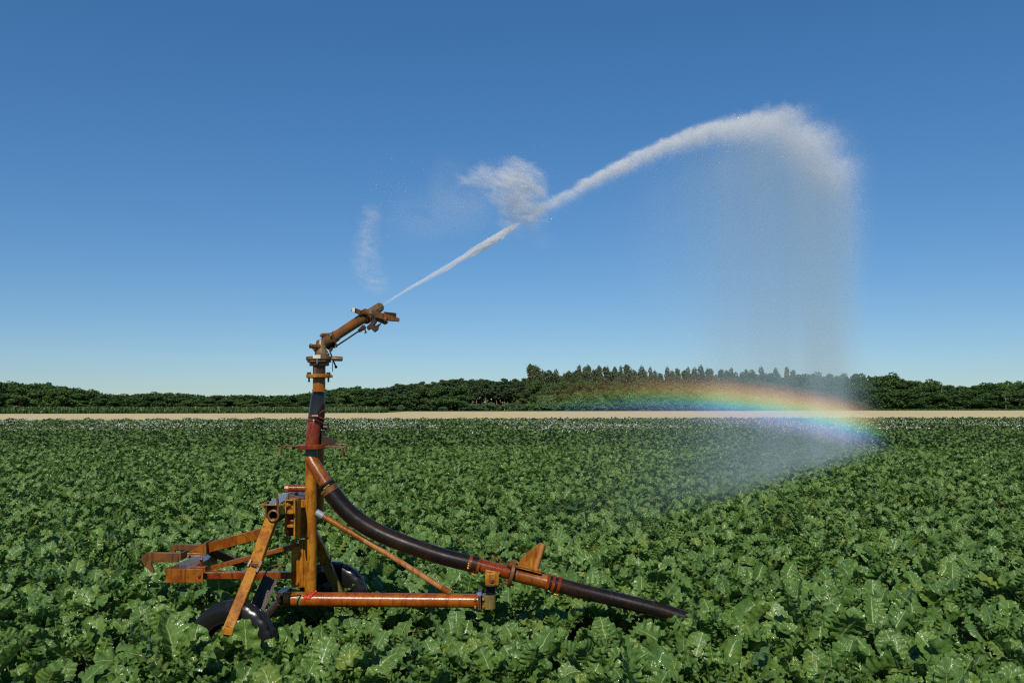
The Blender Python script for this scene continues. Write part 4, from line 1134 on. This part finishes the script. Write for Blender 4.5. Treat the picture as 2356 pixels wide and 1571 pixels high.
def spray_mat():
    t = NT('falling_spray'); co = t.obj()
    sp_ = t.n('ShaderNodeSeparateXYZ'); t.l(co, sp_.inputs[0]); S, N_, Z = sp_.outputs
    ts = t.m('DIVIDE', S, SMAX)
    zt = t.m('MULTIPLY', t.curve(ts, norm(tz, ZMAX)), ZMAX)
    wj = t.m('MULTIPLY', t.curve(ts, norm(WJ, 1.0)), 1.0)
    aj = t.m('MULTIPLY', t.curve(ts, norm(AJ, 6.0)), 6.0)
    cj = t.m('MULTIPLY', t.curve(ts, norm(CJ, .4)), .4)
    n_st = t.noise(t.map(co, (1.0, 1.0, .10)), 1.3, 4, 0.6)         # falling streaks
    n_ar = t.noise(t.map(co, (1.0, 1.0, .55)), 1.9, 6, 0.68)        # lumps in the stream
    n_fn = t.noise(t.map(co, (1.0, 1.0, .7)), 6.0, 8, 0.75)
    wob = t.m('MULTIPLY', t.m('SUBTRACT', n_ar, 0.5), t.m('MULTIPLY', wj, 2.6))
    d = t.m('SUBTRACT', t.m('ADD', zt, wob), Z)                     # depth below the stream
    q = t.m('DIVIDE', d, wj)
    up = t.m('MULTIPLY', t.m('LESS_THAN', q, 0.0), 3.2)
    qq = t.m('MULTIPLY', q, t.m('ADD', 1.0, up))
    qn = t.m('DIVIDE', N_, t.m('MULTIPLY', wj, 0.9))
    gj = t.m('EXPONENT', t.m('MULTIPLY', t.m('ADD', t.m('MULTIPLY', qq, qq), t.m('MULTIPLY', qn, qn)), -1.0))
    jet = t.m('MULTIPLY', t.m('MULTIPLY', gj, aj), t.sm(n_fn, .38, .62, .08, 2.0))
    spread = t.sm(Z, 3.0, 0.3, 1.0, 1.45)                           # the mist drifts apart as it falls
    nn = t.m('DIVIDE', N_, t.m('MULTIPLY', spread, t.m('ADD', .30, t.m('MULTIPLY', wj, .20))))
    gn = t.m('DIVIDE', t.m('EXPONENT', t.m('MULTIPLY', t.m('MULTIPLY', nn, nn), -1.0)), spread)
    below = t.sm(d, -0.05, 0.9)
    near = t.m('MULTIPLY', t.m('EXPONENT', t.m('MULTIPLY', t.m('MAXIMUM', d, 0.0), -0.60)), .17)
    near = t.m('MULTIPLY', near, t.sm(S, 3.5, 10.0)); near = t.m('MULTIPLY', near, t.sm(S, 25.8, 23.4))
    st = t.m('MULTIPLY', t.m('MULTIPLY', gn, below), t.sm(n_st, .32, .66, .45, 1.55))
    hz = t.m('MULTIPLY', near, st)
    cur = t.m('MULTIPLY', cj, st)
    low = t.sm(Z, 1.9, 0.3, 1.0, 1.35)
    cur = t.m('MULTIPLY', cur, low)
    return scatter_out(t, t.m('ADD', jet, t.m('MULTIPLY', hz, 0.5)), bow=1.3, bowd=t.m('ADD', cur, t.m('MULTIPLY', st, t.m('MULTIPLY', t.sm(S, 2.2, 5.0, 0.0, 0.03), t.sm(S, 14.0, 10.0)))), absorb=t.m('MULTIPLY', cur, 0.18), mist=t.m('MULTIPLY', cur, 0.46))
ss = np.linspace(2.0, 26.4, 42)
zz = np.interp(ss, [a for a, b in tz], [b for a, b in tz]); ww = np.interp(ss, [a for a, b in WJ], [b for a, b in WJ])
mv, mf = [], []
for i, s in enumerate(ss):
    hn = max(.25, 2.9 * (.30 + .20 * ww[i])) if s > 4.5 else .14 + .26 * (s - 2.0)
    hi = zz[i] + ww[i] * 1.5 + .05; lo = 0.05 if s > 3.9 else zz[i] - .3 - max(0, s - 2.0) * 1.2
    mv += [(s, -hn, lo), (s, hn, lo), (s, hn, hi), (s, -hn, hi)]
for i in range(len(ss) - 1):
    a = 4 * i
    for k in range(4): mf.append((a + k, a + (k + 1) % 4, a + 4 + (k + 1) % 4, a + 4 + k))
mf += [(3, 2, 1, 0), tuple(4 * (len(ss) - 1) + k for k in range(4))]
me = bpy.data.meshes.new('water_spray'); me.from_pydata(mv, [], mf); me.update()
m_ = spray_mat(); m_.cycles.volume_step_rate = 0.12; me.materials.append(m_)
spray = frame('water_spray', me)
tag(spray, 'arching stream of spray breaking into a falling curtain of mist with a rainbow in it', 'water spray', kind='stuff')

# --- puffs of spray thrown off by the drive arm
def puff(name, blobs, amp, nscale, sn, label, erode=(.40, .64), col=(0.99, 0.965, 0.92), warp=0.34):
    t = NT(name); co = t.obj()
    s_ = t.n('ShaderNodeSeparateXYZ'); t.l(co, s_.inputs[0]); S, N_, Z = s_.outputs
    wv = t.n('ShaderNodeTexNoise'); t.l(co, wv.inputs['Vector']); wv.inputs['Scale'].default_value = nscale * .5; wv.inputs['Detail'].default_value = 3
    wp = t.n('ShaderNodeVectorMath', operation='MULTIPLY_ADD'); t.l(wv.outputs['Color'], wp.inputs[0])
    wp.inputs[1].default_value = (warp,) * 3; wp.inputs[2].default_value = (-warp * .5,) * 3
    wa = t.n('ShaderNodeVectorMath', operation='ADD'); t.l(co, wa.inputs[0]); t.l(wp.outputs[0], wa.inputs[1])
    s2_ = t.n('ShaderNodeSeparateXYZ'); t.l(wa.outputs[0], s2_.inputs[0]); S, Z = s2_.outputs[0], s2_.outputs[2]      # ragged outline
    G = None; lo, hi = [1e9] * 2, [-1e9] * 2
    for (x, y, sx, sy, a) in blobs:
        c = sz(x, y); c1 = sz(x + sx, y); c2 = sz(x, y - sy)
        ds, dz = c1[0] - c[0], c2[1] - c[1]
        e1 = t.m('DIVIDE', t.m('SUBTRACT', S, c[0]), ds); e2 = t.m('DIVIDE', t.m('SUBTRACT', Z, c[1]), dz)
        g = t.m('MULTIPLY', t.m('EXPONENT', t.m('MULTIPLY', t.m('ADD', t.m('MULTIPLY', e1, e1), t.m('MULTIPLY', e2, e2)), -0.9)), a)
        G = g if G is None else t.m('ADD', G, g)
        lo = [min(lo[0], c[0] - 2.1 * ds), min(lo[1], c[1] - 2.1 * dz)]; hi = [max(hi[0], c[0] + 2.1 * ds), max(hi[1], c[1] + 2.1 * dz)]
    qn = t.m('DIVIDE', N_, sn)
    G = t.m('MULTIPLY', G, t.m('EXPONENT', t.m('MULTIPLY', t.m('MULTIPLY', qn, qn), -1.0)))
    mp = t.n('ShaderNodeMapping'); t.l(co, mp.inputs[0]); mp.inputs['Rotation'].default_value = (0, .75, 0); mp.inputs['Scale'].default_value = (.40, 1, 1.5)
    n1 = t.noise(mp.outputs[0], nscale, 8, 0.66, 0.4)
    dens = t.m('MULTIPLY', t.m('MULTIPLY', G, t.sm(n1, erode[0], erode[1], .06, 1.6)), amp)
    dens = t.m('MULTIPLY', dens, t.sm(G, .06, .35))
    mat = scatter_out(t, dens, col=col); mat.cycles.volume_step_rate = 0.3
    h = 1.9 * sn
    n_ = 8
    # a faceted egg-shaped hull round the puff
    mb = MB(); cs, cz = (lo[0] + hi[0]) / 2, (lo[1] + hi[1]) / 2
    mb.ball((0, 0, 0), 1.0, 20, 12)
    vs = [(cs + p.x * (hi[0] - lo[0]) * .66, p.y * h * 1.15, cz + p.z * (hi[1] - lo[1]) * .66) for p in mb.v]
    me = bpy.data.meshes.new(name); me.from_pydata(vs, [], mb.f); me.update(); me.materials.append(mat)
    o = frame(name, me); tag(o, label, 'water spray', kind='stuff'); return o
puff('spray_burst', [(1206, 394, 30, 20, 1.0), (1162, 404, 36, 20, .75), (1116, 408, 34, 15, .6), (1070, 412, 30, 11, .45), (1218, 436, 28, 30, 1.0), (1176, 446, 36, 30, .75), (1136, 446, 34, 24, .42), (1198, 488, 30, 26, .65), (1170, 518, 22, 18, .45), (1232, 500, 26, 34, .25)],
     4.6, 10.0, .12, 'ragged white burst of spray hanging above the water jet')
puff('spray_wisp', [(847, 495, 11, 22, .8), (840, 545, 12, 30, .9), (836, 600, 13, 30, .8), (852, 625, 18, 34, .4), (866, 655, 20, 20, .5), (885, 530, 42, 60, .16)],
     2.6, 13.0, .10, 'thin upright wisp of drifting spray above the nozzle', (.38, .66), (1.0, .86, .70), .16)
puff('spray_veil', [(960, 510, 80, 60, .35), (1060, 475, 60, 50, .55), (1235, 545, 40, 40, .35), (1018, 395, 7, 24, .8)], 0.85, 4.0, .2, 'faint veil of mist between the wisp and the burst', (.25, .8), (1.0, .93, .84))

# --- the solid jet at the nozzle
JP = [(874, 706, 2.6), (930, 671, 4.4), (990, 637, 6.6), (1050, 603, 9.0), (1100, 573, 11.0), (1135, 552, 12.5), (1160, 536, 11), (1176, 526, 8), (1195, 514, 3)]
pts = smooth_path([P(x_, y_, JD(x_)) for x_, y_, r_ in JP], 16)
rr_ = np.interp(np.linspace(0, len(JP) - 1, len(pts)), range(len(JP)), [px(r_ * .8, JD(x_)) for x_, y_, r_ in JP])
mb = MB().tube(pts, list(rr_), 18, True)
from mathutils import noise as mnoise
for i, p in enumerate(mb.v):
    k = min(i // 18, len(pts) - 1); c_ = pts[k]; L_ = (p - c_)
    a_ = 6.283 * (i % 18) / 18; q = mnoise.fractal(Vector((math.cos(a_) * 2.2, math.sin(a_) * 2.2, k * .11)), 0.7, 2.1, 5)
    mb.v[i] = c_ + L_ * max(.45, 1.0 + .55 * q * min(1, k / 40))
def jet_mat(name, d):
    t = NT(name); return scatter_out(t, d)
jet = mb.build('water_jet', jet_mat('white_water', 20.0))
tag(jet, 'narrow white jet of water shooting up from the nozzle', 'water jet', kind='stuff')

# --- single drops catching the sun
DROP = NT('water_drops'); DROP = DROP.surf(DROP.bsdf((.85, .87, .9), .15, .8).outputs[0])
rd = np.random.RandomState(5); pc, pr = [], []
for i in range(150):
    x_, y_ = rd.normal(900, 38), rd.normal(450, 42); pc.append(P(x_, y_, JD(870) + rd.uniform(-.15, .3))); pr.append(rd.uniform(.0012, .0026))
for i in range(70):
    x_, y_ = rd.normal(850, 22), rd.uniform(480, 690); pc.append(P(x_, y_, JD(860) + rd.uniform(-.1, .2))); pr.append(rd.uniform(.001, .002))
for i in range(3000):
    s = rd.uniform(3.3, 9) if i % 3 else rd.uniform(9, 24)
    z = np.interp(s, [a for a, b in tz], [b for a, b in tz]); w = np.interp(s, [a for a, b in WJ], [b for a, b in WJ])
    q = Vector((s, rd.normal(0, .6) * w, z - abs(rd.normal(-.1, .9)) * w * 1.3 + .35 * w)); q.rotate(Euler((0, 0, JROT))); pc.append(q + JO); pr.append(rd.uniform(.003, .0058) * (.55 if s < 5 else .85 if s < 9 else 1.6))
for i in range(400):
    x_, y_ = rd.normal(1190, 42), rd.normal(440, 42); pc.append(P(x_, y_ - (x_ - 1190) * .3, JD(1190) + rd.normal(0, .12))); pr.append(rd.uniform(.0015, .003))
oc8 = [(1, 0, 0), (-1, 0, 0), (0, 1, 0), (0, -1, 0), (0, 0, 1), (0, 0, -1)]
of = [(0, 2, 4), (2, 1, 4), (1, 3, 4), (3, 0, 4), (2, 0, 5), (1, 2, 5), (3, 1, 5), (0, 3, 5)]
dv = np.concatenate([np.array(oc8) * r + np.array(c) for c, r in zip(pc, pr)]); df = np.concatenate([np.array(of) + 6 * i for i in range(len(pc))])
o = link('water_droplets', np_mesh('water_droplets', dv, df, DROP, True)); tag(o, 'loose water drops sparkling around the jet and the spray', 'water drops', kind='stuff')
